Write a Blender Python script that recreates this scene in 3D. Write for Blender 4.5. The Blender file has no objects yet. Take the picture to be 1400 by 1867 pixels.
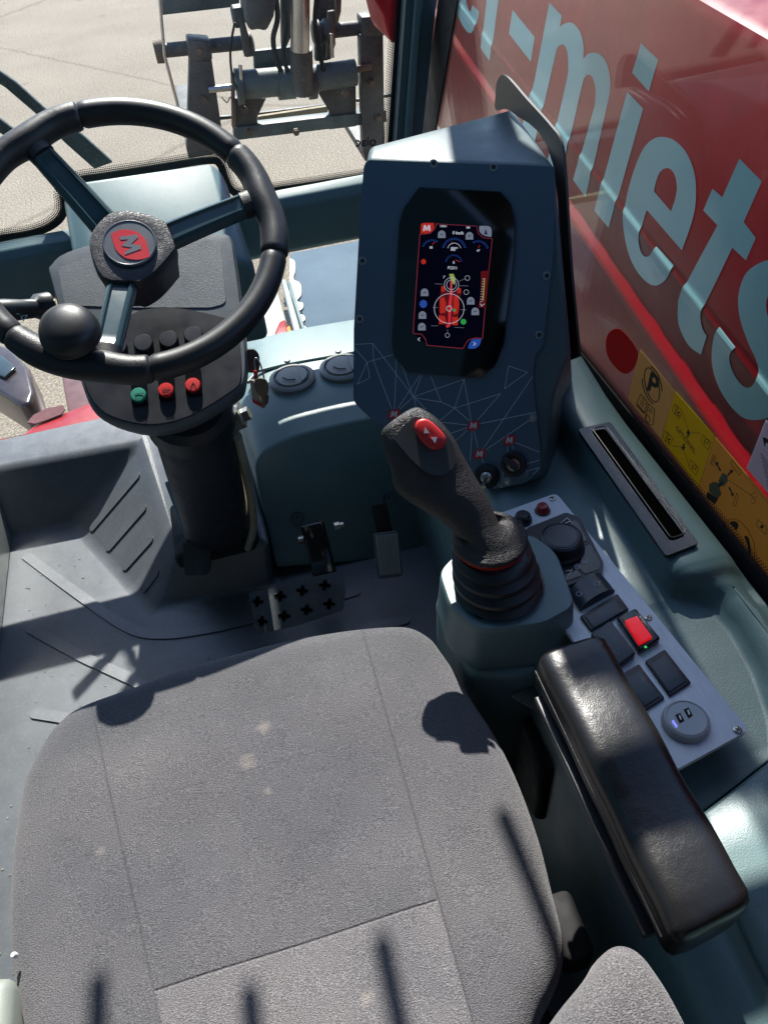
import bpy, bmesh, math, random
from mathutils import Vector as V, Matrix, noise
random.seed(7)
S = bpy.context.scene
COL = S.collection
# ------------------------------------------------------------------ camera
def _n(v): return v.normalized()
F = _n(V((-525, -1383, 1400)))
R = V((10300, -2563, 1400)); R = _n(R - F * R.dot(F))
D = F.cross(R)
CAM = V((0, 0, 1.25))
cd = bpy.data.cameras.new('camera'); cam = bpy.data.objects.new('camera', cd); COL.objects.link(cam)
cd.sensor_fit = 'HORIZONTAL'; cd.sensor_width = 36; cd.lens = 36; cd.clip_start = 0.02; cd.clip_end = 500
M = Matrix(((R.x, -R.y, -R.z, 0), (F.x, -F.y, -F.z, 0), (-D.x, D.y, D.z, 0), (0, 0, 0, 1)))
M.translation = CAM; cam.matrix_world = M
S.camera = cam
# ------------------------------------------------------------------ sky, sun, exposure
SUN = V((0.139 * .695, .990 * .695, .719)).normalized()
w = bpy.data.worlds.new('World'); S.world = w; w.use_nodes = True
nt = w.node_tree; nt.nodes.clear()
sky = nt.nodes.new('ShaderNodeTexSky'); sky.sky_type = 'NISHITA'; sky.sun_disc = False
sky.sun_elevation = math.asin(SUN.z); sky.sun_rotation = math.atan2(SUN.x, SUN.y)
bg = nt.nodes.new('ShaderNodeBackground'); bg.inputs[1].default_value = 0.14; sky.ozone_density = 3.0; sky.dust_density = .4
wo = nt.nodes.new('ShaderNodeOutputWorld')
nt.links.new(sky.outputs[0], bg.inputs[0]); nt.links.new(bg.outputs[0], wo.inputs[0])
sl = bpy.data.lights.new('sun', 'SUN'); sl.energy = 5.0; sl.angle = math.radians(0.55); sl.color = (1, .96, .89)
so = bpy.data.objects.new('sun', sl); COL.objects.link(so); so.rotation_euler = SUN.to_track_quat('Z', 'Y').to_euler()
so.location = (0, 0, 6)
S.view_settings.view_transform = 'Standard'; S.view_settings.look = 'None'; S.view_settings.gamma = 1
S.view_settings.exposure = 1.0
S.cycles.max_bounces = 10; S.cycles.transparent_max_bounces = 24; S.cycles.caustics_reflective = False; S.cycles.caustics_refractive = False
S.cycles.sample_clamp_indirect = 4
# ------------------------------------------------------------------ measuring helpers: the photograph's sight lines met with real planes
def ray(x, y):
    d = V((x - 700, y - 933.5, 1400))
    return V((d.dot(R), d.dot(F), -d.dot(D))) / 1400
def PL(x, y, P, n):
    r = ray(x, y); n = V(n); return CAM + r * ((V(P) - CAM).dot(n) / r.dot(n))
def Z(x, y, z): return PL(x, y, (0, 0, z), (0, 0, 1))
def Y(x, y, yy): return PL(x, y, (0, yy, 0), (0, 1, 0))
def X(x, y, xx): return PL(x, y, (xx, 0, 0), (1, 0, 0))
def T(x, y, t): return CAM + ray(x, y) * t      # t = camera depth in metres
# ------------------------------------------------------------------ materials
def nm(name):
    m = bpy.data.materials.new(name); m.use_nodes = True; t = m.node_tree
    return m, t, t.nodes['Principled BSDF'], t.nodes['Material Output']
def noise_n(t, scale, detail=3, rough=.5, vec=None, stretch=None):
    n = t.nodes.new('ShaderNodeTexNoise'); n.inputs['Scale'].default_value = scale
    n.inputs['Detail'].default_value = detail; n.inputs['Roughness'].default_value = rough
    tc = t.nodes.new('ShaderNodeTexCoord'); o = vec or tc.outputs['Object']
    if stretch:
        mp = t.nodes.new('ShaderNodeMapping'); mp.inputs['Scale'].default_value = stretch
        t.links.new(o, mp.inputs[0]); o = mp.outputs[0]
    t.links.new(o, n.inputs['Vector']); return n
def ramp(t, src, stops):
    r = t.nodes.new('ShaderNodeValToRGB'); e = r.color_ramp.elements
    e[0].position, e[0].color = stops[0][0], (*stops[0][1], 1)
    e[1].position, e[1].color = stops[-1][0], (*stops[-1][1], 1)
    for p, c in stops[1:-1]:
        k = e.new(p); k.color = (*c, 1)
    t.links.new(src, r.inputs[0]); return r
def bump(t, b, src, strength, dist, prev=None):
    n = t.nodes.new('ShaderNodeBump'); n.inputs['Strength'].default_value = strength; n.inputs['Distance'].default_value = dist
    t.links.new(src, n.inputs['Height'])
    if prev: t.links.new(prev.outputs[0], n.inputs['Normal'])
    t.links.new(n.outputs[0], b.inputs['Normal']); return n
KB = .76
def mul(c, k): return tuple(min(1, a * k) for a in c)
def plastic(name, c, rough=.5, grain=900, bs=.25, bd=.0006, var=.12, spec=.5, dust=.0, metal=0, coat=0):
    m, t, b, o = nm(name); c = mul(c, KB)
    n1 = noise_n(t, 9, 4, .6); r = ramp(t, n1.outputs[0], [(.3, mul(c, 1 - var)), (.7, mul(c, 1 + var))])
    col = r.outputs[0]
    if dust:
        n3 = noise_n(t, 140, 6, .8); r3 = ramp(t, n3.outputs[0], [(.52, (0, 0, 0)), (.78, (dust,) * 3)])
        mx = t.nodes.new('ShaderNodeMix'); mx.data_type = 'RGBA'; mx.inputs[7].default_value = (.42, .40, .36, 1)
        t.links.new(r3.outputs[0], mx.inputs[0]); t.links.new(col, mx.inputs[6]); col = mx.outputs[2]
    t.links.new(col, b.inputs['Base Color'])
    n4 = noise_n(t, 30, 5, .6); rr = ramp(t, n4.outputs[0], [(.3, (rough * .85,) * 3), (.7, (min(1, rough * 1.15),) * 3)])
    t.links.new(rr.outputs[0], b.inputs['Roughness'])
    b.inputs['Specular IOR Level'].default_value = spec; b.inputs['Metallic'].default_value = metal
    b.inputs['Coat Weight'].default_value = coat; b.inputs['Coat Roughness'].default_value = .06
    if grain:
        n2 = noise_n(t, grain, 2, .5); bump(t, b, n2.outputs[0], bs, bd)
    return m
def leather(name, c, scale=420, rough=.38, strength=.6, dist=.0012, spec=.5):
    m, t, b, o = nm(name); c = mul(c, KB)
    tc = t.nodes.new('ShaderNodeTexCoord')
    v = t.nodes.new('ShaderNodeTexVoronoi'); v.feature = 'DISTANCE_TO_EDGE'; v.inputs['Scale'].default_value = scale
    nz = noise_n(t, scale * .4, 2); mx = t.nodes.new('ShaderNodeMix'); mx.data_type = 'VECTOR'; mx.inputs[0].default_value = .004
    t.links.new(tc.outputs['Object'], mx.inputs[4]); t.links.new(nz.outputs['Color'], mx.inputs[5]); t.links.new(mx.outputs[1], v.inputs['Vector'])
    rr = ramp(t, v.outputs['Distance'], [(0, (0, 0, 0)), (.22, (1, 1, 1))])
    bm = bump(t, b, rr.outputs[0], strength, dist)
    n2 = noise_n(t, 60, 5); bump(t, b, n2.outputs[0], .25, .002, bm)
    b.inputs['Base Color'].default_value = (*c, 1); b.inputs['Roughness'].default_value = rough
    b.inputs['Specular IOR Level'].default_value = spec
    return m
def flat(name, c, rough=.5, metal=0, emit=0, spec=.5):
    m, t, b, o = nm(name); c = c if emit else mul(c, KB); b.inputs['Base Color'].default_value = (*c, 1); b.inputs['Roughness'].default_value = rough
    b.inputs['Metallic'].default_value = metal; b.inputs['Specular IOR Level'].default_value = spec
    if emit: b.inputs['Emission Color'].default_value = (*c, 1); b.inputs['Emission Strength'].default_value = emit
    return m
def math_n(t, op, a, b=None):
    n = t.nodes.new('ShaderNodeMath'); n.operation = op
    for i, s in enumerate((a, b)):
        if s is None: continue
        if isinstance(s, (int, float)): n.inputs[i].default_value = s
        else: t.links.new(s, n.inputs[i])
    return n.outputs[0]
def glass(name, tint=(1, 1, 1), dust=.06, spec=1.0):
    m, t, b, o = nm(name); t.nodes.remove(b)
    lw = t.nodes.new('ShaderNodeLayerWeight'); lw.inputs[0].default_value = .5
    p = math_n(t, 'POWER', lw.outputs['Facing'], 5.0); f = math_n(t, 'ADD', math_n(t, 'MULTIPLY', p, .96 * spec), .04 * spec)
    tr = t.nodes.new('ShaderNodeBsdfTransparent'); tr.inputs[0].default_value = (*tint, 1)
    gl = t.nodes.new('ShaderNodeBsdfGlossy'); gl.inputs['Roughness'].default_value = .01
    mx = t.nodes.new('ShaderNodeMixShader'); t.links.new(f, mx.inputs[0]); t.links.new(tr.outputs[0], mx.inputs[1]); t.links.new(gl.outputs[0], mx.inputs[2])
    df = t.nodes.new('ShaderNodeBsdfDiffuse'); df.inputs[0].default_value = (.6, .58, .55, 1)
    n = noise_n(t, 260, 3, .7); r = ramp(t, n.outputs[0], [(.60, (.15 * dust,) * 3), (.70, (dust * 1.2,) * 3), (.78, (min(1, dust * 6),) * 3)])
    n2 = noise_n(t, 5, 4, .6); r2 = ramp(t, n2.outputs[0], [(.3, (.25,) * 3), (.7, (1,) * 3)])
    dm = math_n(t, 'MULTIPLY', r.outputs[0], r2.outputs[0])
    m2 = t.nodes.new('ShaderNodeMixShader'); t.links.new(dm, m2.inputs[0]); t.links.new(mx.outputs[0], m2.inputs[1]); t.links.new(df.outputs[0], m2.inputs[2])
    t.links.new(m2.outputs[0], o.inputs[0]); return m
def frit_mat(pitch=.0042):
    # printed ceramic dots: UV in metres, v runs 0 (solid) .. 1 (clear)
    m, t, b, o = nm('frit_dots'); b.inputs['Base Color'].default_value = (.012, .012, .014, 1); b.inputs['Roughness'].default_value = .35
    uv = t.nodes.new('ShaderNodeUVMap'); sp = t.nodes.new('ShaderNodeSeparateXYZ'); t.links.new(uv.outputs[0], sp.inputs[0])
    u = math_n(t, 'DIVIDE', sp.outputs[0], pitch); v = math_n(t, 'MULTIPLY', sp.outputs[1], 4.0)
    row = math_n(t, 'FLOOR', v); off = math_n(t, 'MULTIPLY', math_n(t, 'MODULO', row, 2.0), .5)
    fu = math_n(t, 'SUBTRACT', math_n(t, 'FRACT', math_n(t, 'ADD', u, off)), .5); fv = math_n(t, 'SUBTRACT', math_n(t, 'FRACT', v), .5)
    d = math_n(t, 'SQRT', math_n(t, 'ADD', math_n(t, 'MULTIPLY', fu, fu), math_n(t, 'MULTIPLY', fv, fv)))
    rad = math_n(t, 'SUBTRACT', .55, math_n(t, 'MULTIPLY', math_n(t, 'DIVIDE', row, 4.0), .34))
    a = math_n(t, 'LESS_THAN', d, rad); t.links.new(a, b.inputs['Alpha']); return m

TEAL = plastic('teal_plastic', (.140, .235, .245), .42, 700, .35, .0006, .08, dust=.12)
TEAL_D = plastic('dark_teal_plastic', (.080, .135, .155), .45, 700, .3, .0006, .1, dust=.1)
SLATE = plastic('slate_plastic', (.085, .140, .205), .48, 1200, .2, .0004, .05)
MAT_F = plastic('floor_rubber', (.115, .130, .148), .36, 1500, .35, .0005, .16, spec=.7, dust=.24)
BLK = plastic('black_plastic', (.018, .020, .024), .42, 1400, .3, .0004, .1)
BLKG = plastic('gloss_black', (.010, .010, .012), .12, 0)
BLKM = plastic('matt_black', (.012, .012, .014), .75, 0)
COLP = plastic('column_plastic', (.022, .026, .040), .5, 1200, .25, .0004, .1)
RUB = leather('grained_rubber', (.020, .019, .021), 420, .44, .20, .0006)
RUBS = plastic('smooth_rubber', (.017, .017, .018), .42, 1500, .3, .0004, .08)
ARML = leather('armrest_leather', (.013, .013, .014), 520, .30, .09, .0005)
GRIP = leather('grip_rubber', (.030, .028, .028), 500, .46, .45, .0008)
GREYP = plastic('grey_plastic', (.28, .28, .27), .42, 1200, .3, .0004, .1)
STEEL = plastic('steel', (.55, .54, .52), .3, 300, .15, .0005, .15, metal=.95)
ZINC = plastic('zinc', (.60, .58, .50), .35, 300, .15, .0005, .2, metal=.9)
BRASS = plastic('cream_hose', (.50, .47, .36), .45, 0, var=.2)
RUSTY = plastic('worn_dark_steel', (.060, .060, .058), .55, 160, .5, .002, .5, dust=.5)
RUSTB = plastic('rusty_steel', (.13, .085, .055), .7, 160, .5, .002, .5, dust=.3)
SPOKE = plastic('spoke_paint', (.045, .085, .095), .22, 900, .15, .0003, .06)
RED = plastic('red_paint', (.36, .004, .012), .34, 14, .12, .002, .10, coat=.0, dust=.02, spec=.35)
REDB = plastic('red_button', (.75, .035, .035), .35, 0, var=.04)
REDF = plastic('red_flat', (.60, .03, .05), .45, 0, var=.04)
GREEN = plastic('green_button', (.02, .30, .20), .4, 0, var=.04)
WHITE = flat('white_print', (.80, .80, .80), .5)
LINE = flat('grey_line_print', (.75, .88, .98), .5)
CYAN = plastic('letter_film', (.52, .98, 1.0), .35, 0, var=.04, coat=.3, dust=.05)
INK = flat('black_ink', (.012, .012, .012), .5)
OUTL = flat('charcoal_visor', (.075, .068, .062), .5)
GLASS = glass('windscreen_glass', (.985, .995, .99), .10, .5)
GLASSR = glass('side_window_glass', (.90, .92, .92), .015, .85)
FRIT = frit_mat()
def alu():
    m, t, b, o = nm('brushed_aluminium'); b.inputs['Metallic'].default_value = .15
    n = noise_n(t, 600, 2, .5, stretch=(1, .04, 1)); r = ramp(t, n.outputs[0], [(.3, (.62, .67, .70)), (.7, (.72, .76, .79))])
    t.links.new(r.outputs[0], b.inputs['Base Color']); n2 = noise_n(t, 40, 5); r2 = ramp(t, n2.outputs[0], [(.3, (.46,) * 3), (.7, (.58,) * 3)])
    t.links.new(r2.outputs[0], b.inputs['Roughness']); return m
ALU = alu()
def ground_mat():
    m, t, b, o = nm('worn_asphalt')
    n = noise_n(t, 75, 4, .75); n2 = noise_n(t, 1.1, 6, .6); n3 = noise_n(t, 22, 4, .6)
    r = ramp(t, n.outputs[0], [(.36, (.125, .102, .074)), (.5, (.232, .197, .150)), (.61, (.41, .355, .275))])
    r2 = ramp(t, n2.outputs[0], [(.25, (.78, .76, .74)), (.7, (1, 1, 1))])
    mx = t.nodes.new('ShaderNodeMix'); mx.data_type = 'RGBA'; mx.blend_type = 'MULTIPLY'; mx.inputs[0].default_value = 1
    t.links.new(r.outputs[0], mx.inputs[6]); t.links.new(r2.outputs[0], mx.inputs[7])
    # a long thin crack and small ones
    tc = t.nodes.new('ShaderNodeTexCoord')
    vo = t.nodes.new('ShaderNodeTexVoronoi'); vo.feature = 'DISTANCE_TO_EDGE'; vo.inputs['Scale'].default_value = .13
    nz = noise_n(t, 2.5, 5, .7); m3 = t.nodes.new('ShaderNodeMix'); m3.data_type = 'VECTOR'; m3.inputs[0].default_value = .12
    t.links.new(tc.outputs['Object'], m3.inputs[4]); t.links.new(nz.outputs['Color'], m3.inputs[5]); t.links.new(m3.outputs[1], vo.inputs['Vector'])
    cr = ramp(t, vo.outputs['Distance'], [(.0, (.70, .68, .65)), (.0006, (1, 1, 1))])
    # oil stains
    v2 = t.nodes.new('ShaderNodeTexVoronoi'); v2.inputs['Scale'].default_value = 1.9; v2.inputs['Randomness'].default_value = 1
    t.links.new(m3.outputs[1], v2.inputs['Vector']); st = ramp(t, v2.outputs['Distance'], [(.06, (.78, .76, .74)), (.12, (1, 1, 1))])
    cur = mx.outputs[2]
    for q in (cr, st):
        k = t.nodes.new('ShaderNodeMix'); k.data_type = 'RGBA'; k.blend_type = 'MULTIPLY'; k.inputs[0].default_value = 1
        t.links.new(cur, k.inputs[6]); t.links.new(q.outputs[0], k.inputs[7]); cur = k.outputs[2]
    t.links.new(cur, b.inputs['Base Color']); b.inputs['Roughness'].default_value = .9
    bm = bump(t, b, n.outputs[0], .8, .006); bump(t, b, n3.outputs[0], .4, .01, bm); return m
# ------------------------------------------------------------------ object helpers
def finish(name, me, mat, parent=None, smooth=40):
    o = bpy.data.objects.new(name, me); COL.objects.link(o)
    if mat and not me.materials: me.materials.append(mat)
    if smooth:
        for p in me.polygons: p.use_smooth = True
        me.set_sharp_from_angle(angle=math.radians(smooth))
    if parent:
        o.parent = parent
        if parent.type == 'EMPTY': o.matrix_parent_inverse = Matrix.Translation(-parent.location)
    return o
def thing(name, label, cat, loc, group=None):
    o = bpy.data.objects.new(name, None); COL.objects.link(o); o.location = loc; o.empty_display_size = .02
    o['label'] = label; o['category'] = cat
    if group: o['group'] = group
    return o
def tag(o, label, cat, group=None):
    o['label'] = label; o['category'] = cat
    if group: o['group'] = group
    return o
def lab(o, s): o['label'] = s; return o
def bm_obj(name, bm, mat, parent=None, smooth=40, bev=0, seg=3, ang=30):
    bmesh.ops.recalc_face_normals(bm, faces=bm.faces)
    if bev:
        es = [e for e in bm.edges if len(e.link_faces) == 2 and e.calc_face_angle(0) > math.radians(ang)]
        bmesh.ops.bevel(bm, geom=es, offset=bev, segments=seg, profile=.5, affect='EDGES', clamp_overlap=True)
    me = bpy.data.meshes.new(name); bm.to_mesh(me); bm.free(); return finish(name, me, mat, parent, smooth)
def add_prism(bm, pts, ext):
    a = [bm.verts.new(V(p)) for p in pts]; b = [bm.verts.new(V(p) + V(ext)) for p in pts]
    bm.faces.new(a); bm.faces.new(b[::-1]); n = len(a)
    for i in range(n): bm.faces.new((a[i], b[i], b[(i + 1) % n], a[(i + 1) % n]))
def prism(name, pts, ext, mat, parent=None, bev=.002, seg=3, smooth=40):
    bm = bmesh.new(); add_prism(bm, pts, ext); return bm_obj(name, bm, mat, parent, smooth, bev, seg)
def hull8(name, a, b, mat, parent=None, bev=.004, seg=3):
    """two matching polygons joined"""
    bm = bmesh.new(); A = [bm.verts.new(V(p)) for p in a]; B = [bm.verts.new(V(p)) for p in b]
    bm.faces.new(A); bm.faces.new(B[::-1]); n = len(A)
    for i in range(n): bm.faces.new((A[i], B[i], B[(i + 1) % n], A[(i + 1) % n]))
    return bm_obj(name, bm, mat, parent, 40, bev, seg)
def add_box(bm, c, ax, ay, az, sx, sy, sz):
    c = V(c); ax, ay, az = V(ax) * sx / 2, V(ay) * sy / 2, V(az) * sz / 2
    v = [bm.verts.new(c + ax * i + ay * j + az * k) for i in (-1, 1) for j in (-1, 1) for k in (-1, 1)]
    for f in ((0, 1, 3, 2), (4, 6, 7, 5), (0, 4, 5, 1), (2, 3, 7, 6), (0, 2, 6, 4), (1, 5, 7, 3)): bm.faces.new([v[i] for i in f])
EX, EY, EZ = V((1, 0, 0)), V((0, 1, 0)), V((0, 0, 1))
def box(name, c, s, mat, parent=None, bev=.002, ax=EX, ay=EY, az=EZ, seg=3):
    bm = bmesh.new(); add_box(bm, c, ax, ay, az, *s); return bm_obj(name, bm, mat, parent, 40, bev, seg)
def frame_of(d):
    d = d.normalized(); a = V((0, 0, 1)) if abs(d.z) < .9 else V((1, 0, 0)); u = d.cross(a).normalized(); return u, d.cross(u)
def catmull(p, n=8, closed=False):
    p = [V(q) for q in p]; N = len(p); out = []
    for i in range(N if closed else N - 1):
        g = (lambda k: p[k % N]) if closed else (lambda k: p[max(0, min(N - 1, k))])
        a, b, c, d = g(i - 1), g(i), g(i + 1), g(i + 2)
        for s in range(n):
            t = s / n; out.append(.5 * ((2 * b) + (c - a) * t + (2 * a - 5 * b + 4 * c - d) * t * t + (3 * b - a - 3 * c + d) * t ** 3))
    if not closed: out.append(p[-1])
    return out
def add_tube(bm, path, r, seg=14, closed=False, caps=True):
    path = [V(p) for p in path]; N = len(path); rs = r if isinstance(r, (list, tuple)) else [r] * N
    rings = []; u = None
    for i, p in enumerate(path):
        a = path[(i - 1) % N] if (closed or i > 0) else p; b = path[(i + 1) % N] if (closed or i < N - 1) else p
        d = (b - a).normalized()
        if u is None: u, _ = frame_of(d)
        u = (u - d * u.dot(d)).normalized(); v = d.cross(u)
        rings.append([bm.verts.new(p + (u * math.cos(k * 2 * math.pi / seg) + v * math.sin(k * 2 * math.pi / seg)) * rs[i]) for k in range(seg)])
    for i in range(N if closed else N - 1):
        A, B = rings[i], rings[(i + 1) % N]
        for k in range(seg): bm.faces.new((A[k], A[(k + 1) % seg], B[(k + 1) % seg], B[k]))
    if caps and not closed: bm.faces.new(rings[0]); bm.faces.new(rings[-1])
def tube(name, path, r, mat, parent=None, seg=14, closed=False, smooth=60):
    bm = bmesh.new(); add_tube(bm, path, r, seg, closed); return bm_obj(name, bm, mat, parent, smooth)
def add_lathe(bm, c, axis, prof, seg=40):
    c = V(c); ax = V(axis).normalized(); u, v = frame_of(ax); rings = []
    for r, h in prof:
        if r < 1e-6: rings.append([bm.verts.new(c + ax * h)])
        else: rings.append([bm.verts.new(c + ax * h + (u * math.cos(k * 2 * math.pi / seg) + v * math.sin(k * 2 * math.pi / seg)) * r) for k in range(seg)])
    for A, B in zip(rings, rings[1:]):
        for k in range(seg):
            if len(A) == 1 and len(B) == 1: continue
            if len(A) == 1: bm.faces.new((A[0], B[(k + 1) % seg], B[k]))
            elif len(B) == 1: bm.faces.new((A[k], A[(k + 1) % seg], B[0]))
            else: bm.faces.new((A[k], A[(k + 1) % seg], B[(k + 1) % seg], B[k]))
    for q in (rings[0], rings[-1]):
        if len(q) > 1: bm.faces.new(q)
def lathe(name, c, axis, prof, mat, parent=None, seg=40, smooth=35):
    bm = bmesh.new(); add_lathe(bm, c, axis, prof, seg); return bm_obj(name, bm, mat, parent, smooth)
def loft(name, rings, mat, parent=None, caps=True, smooth=50, closed=True, sub=0):
    bm = bmesh.new(); R_ = [[bm.verts.new(V(p)) for p in r] for r in rings]
    for A, B in zip(R_, R_[1:]):
        n = len(A)
        for k in range(n if closed else n - 1): bm.faces.new((A[k], A[(k + 1) % n], B[(k + 1) % n], B[k]))
    if caps: bm.faces.new(R_[0]); bm.faces.new(R_[-1])
    if sub: bmesh.ops.subdivide_edges(bm, edges=bm.edges, cuts=1, smooth=1.0, use_grid_fill=True)
    return bm_obj(name, bm, mat, parent, smooth)
def fillet(p, r, n=5):
    """round the corners of a closed 2-D polygon; r = one radius or a list"""
    p = [V((q[0], q[1])) for q in p]; N = len(p); out = []
    for i in range(N):
        rr = r[i] if isinstance(r, (list, tuple)) else r
        a, b, c = p[i - 1], p[i], p[(i + 1) % N]
        if rr <= 0: out.append(b); continue
        d1 = (a - b); d2 = (c - b); k = min(rr, d1.length * .45, d2.length * .45)
        s, e = b + d1.normalized() * k, b + d2.normalized() * k
        for j in range(n + 1):
            t = j / n; out.append(s * (1 - t) ** 2 + b * 2 * t * (1 - t) + e * t * t)
    return out
def smooth2(pts, n=6):
    """closed outline; points given as (x,y) are smooth, (x,y,1) are corners"""
    N = len(pts); out = []
    P = [V((q[0], q[1])) for q in pts]; cor = [len(q) > 2 for q in pts]
    for i in range(N):
        b, c = P[i], P[(i + 1) % N]; a = b if cor[i] else P[i - 1]; d = c if cor[(i + 1) % N] else P[(i + 2) % N]
        if cor[i] and cor[(i + 1) % N]: out.append(b); continue
        for s in range(n):
            t = s / n; out.append(.5 * ((2 * b) + (c - a) * t + (2 * a - 5 * b + 4 * c - d) * t * t + (3 * b - a - 3 * c + d) * t ** 3))
    return out
def fill2d(outlines, thick=0.0):
    """outlines: lists of (u,v); returns mesh filled with even-odd holes, thickness along z from 0 to thick"""
    cu = bpy.data.curves.new('c', 'CURVE'); cu.dimensions = '2D'; cu.fill_mode = 'BOTH'; cu.extrude = thick / 2
    for ol in outlines:
        sp = cu.splines.new('POLY'); sp.points.add(len(ol) - 1); sp.use_cyclic_u = True
        for i, q in enumerate(ol): sp.points[i].co = (q[0], q[1], 0, 1)
    o = bpy.data.objects.new('c', cu); COL.objects.link(o)
    dg = bpy.context.evaluated_depsgraph_get(); dg.update()
    me = bpy.data.meshes.new_from_object(o.evaluated_get(dg)); bpy.data.objects.remove(o); bpy.data.curves.remove(cu)
    me.transform(Matrix.Translation((0, 0, thick / 2))); me.materials.clear(); return me
def basis(o, x, y):
    x = V(x).normalized(); y = V(y); y = (y - x * y.dot(x)).normalized(); z = x.cross(y)
    m = Matrix((x, y, z)).transposed().to_4x4(); m.translation = V(o); return m
class Plane:
    """a real plane in the cab: origin, x axis, y axis; outlines in photo pixels are met with it"""
    def __init__(s, o, x, y): s.m = basis(o, x, y); s.inv = s.m.inverted(); s.o = V(o); s.n = (s.m.to_3x3() @ EZ)
    def hit(s, px, py, h=0): return PL(px, py, s.o + s.n * h, s.n)
    def uv(s, px, py, h=0):
        q = s.inv @ s.hit(px, py, h); return (q.x, q.y)
    def plate(s, name, outlines, h0, h1, mat, parent=None, smooth=0):
        if outlines and not isinstance(outlines[0][0], (list, tuple, V)): outlines = [outlines]
        me = fill2d([[s.uv(q[0], q[1], h1) for q in ol] for ol in outlines], h1 - h0)
        me.transform(s.m @ Matrix.Translation((0, 0, h0))); return finish(name, me, mat, parent, smooth)
    def multi(s, name, polys, h0, h1, mat, parent=None):
        """many separate little shapes of one print in one mesh"""
        me = fill2d([[s.uv(q[0], q[1], h1) for q in ol] for ol in polys], h1 - h0)
        me.transform(s.m @ Matrix.Translation((0, 0, h0))); return finish(name, me, mat, parent, 0)
def seg_poly(a, b, w):
    a, b = V(a[:2]), V(b[:2]); d = (b - a).normalized(); n = V((-d.y, d.x)) * w / 2; return [a + n, b + n, b - n, a - n]
def ring_px(cx, cy, rx, ry, n=24, a0=0, a1=360, rot=0):
    r = math.radians(rot); o = []
    for i in range(n):
        a = math.radians(a0 + (a1 - a0) * i / (n if a1 - a0 == 360 else n - 1)); x, y = rx * math.cos(a), ry * math.sin(a)
        o.append((cx + x * math.cos(r) - y * math.sin(r), cy + x * math.sin(r) + y * math.cos(r)))
    return o
def arc_band(cx, cy, rx, ry, w, a0, a1, n=16, rot=0):
    return ring_px(cx, cy, rx, ry, n, a0, a1, rot) + ring_px(cx, cy, rx - w, ry - w, n, a0, a1, rot)[::-1]
FONT = None
def text(s, m, size, thick, mat, parent, name='lettering', align='CENTER', bold=0, mirror=False):
    cu = bpy.data.curves.new('t', 'FONT'); cu.body = s; cu.size = size; cu.extrude = thick / 2; cu.align_x = align; cu.align_y = 'CENTER'; cu.offset = bold
    o = bpy.data.objects.new('t', cu); COL.objects.link(o); dg = bpy.context.evaluated_depsgraph_get(); dg.update()
    me = bpy.data.meshes.new_from_object(o.evaluated_get(dg)); bpy.data.objects.remove(o); bpy.data.curves.remove(cu); me.materials.clear()
    if mirror: me.transform(Matrix.Scale(-1, 4, EX))
    me.transform(m); return finish(name, me, mat, parent, 0)
def join_mesh(name, objs, mat, parent):
    bm = bmesh.new()
    for o in objs: bm.from_mesh(o.data)
    for o in objs: bpy.data.objects.remove(o)
    me = bpy.data.meshes.new(name); bm.to_mesh(me); bm.free(); return finish(name, me, mat, parent, 0)
def ribbon(name, A, B, mat, parent, off=V((0, 0, 0)), scale_u=1.0):
    """strip between two matching 3-D lines; UV u in metres, v 0..1 from A to B"""
    bm = bmesh.new(); uvl = bm.loops.layers.uv.new(); u = [0.0]
    for i in range(1, len(A)): u.append(u[-1] + (A[i] - A[i - 1]).length)
    a = [bm.verts.new(p + off) for p in A]; b = [bm.verts.new(p + off) for p in B]
    for i in range(len(A) - 1):
        f = bm.faces.new((a[i], a[i + 1], b[i + 1], b[i]))
        for l, (uu, vv) in zip(f.loops, ((u[i], 0), (u[i + 1], 0), (u[i + 1], 1), (u[i], 1))): l[uvl].uv = (uu, vv)
    me = bpy.data.meshes.new(name); bm.to_mesh(me); bm.free(); return finish(name, me, mat, parent, 0)
def copy_thing(root, delta, label=None):
    r = root.copy(); COL.objects.link(r); r.location = root.location + V(delta)
    if label: r['label'] = label
    for ch in root.children:
        c = ch.copy(); COL.objects.link(c); c.parent = r
    return r
# ================================================================== GROUND
gm = bmesh.new(); gv = [gm.verts.new((x, y, -1.0)) for x, y in ((-60, -40), (60, -40), (60, 90), (-60, 90))]; gm.faces.new(gv)
g = bm_obj('ground', gm, ground_mat(), None, 0); g['kind'] = 'structure'
# ================================================================== CAB SHELL
cab = thing('operator_cab', 'teal grey cab shell with windscreens, front rail, corner post and floor round the driver place', 'vehicle cab', (-.05, .8, 0))
YW = 1.60
# front rail
def xsec(name, xs, sec, mat, parent, bev=.004):
    rings = [[V((x, y, z)) for y, z in sec] for x in xs]
    bm = bmesh.new(); R_ = [[bm.verts.new(p) for p in r] for r in rings]
    for A, B in zip(R_, R_[1:]):
        for k in range(len(A)): bm.faces.new((A[k], A[(k + 1) % len(A)], B[(k + 1) % len(A)], B[k]))
    bm.faces.new(R_[0]); bm.faces.new(R_[-1]); return bm_obj(name, bm, mat, parent, 40, bev, 4)
xsec('front_rail', (-.70, .46), [(1.592, .600), (1.566, .590), (1.556, .572), (1.562, .480), (1.575, .468), (1.592, .466)], TEAL, cab, .005)
box('rail_screw', (.106, 1.554, .52), (.010, .006, .010), BLKM, cab, .002)
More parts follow.
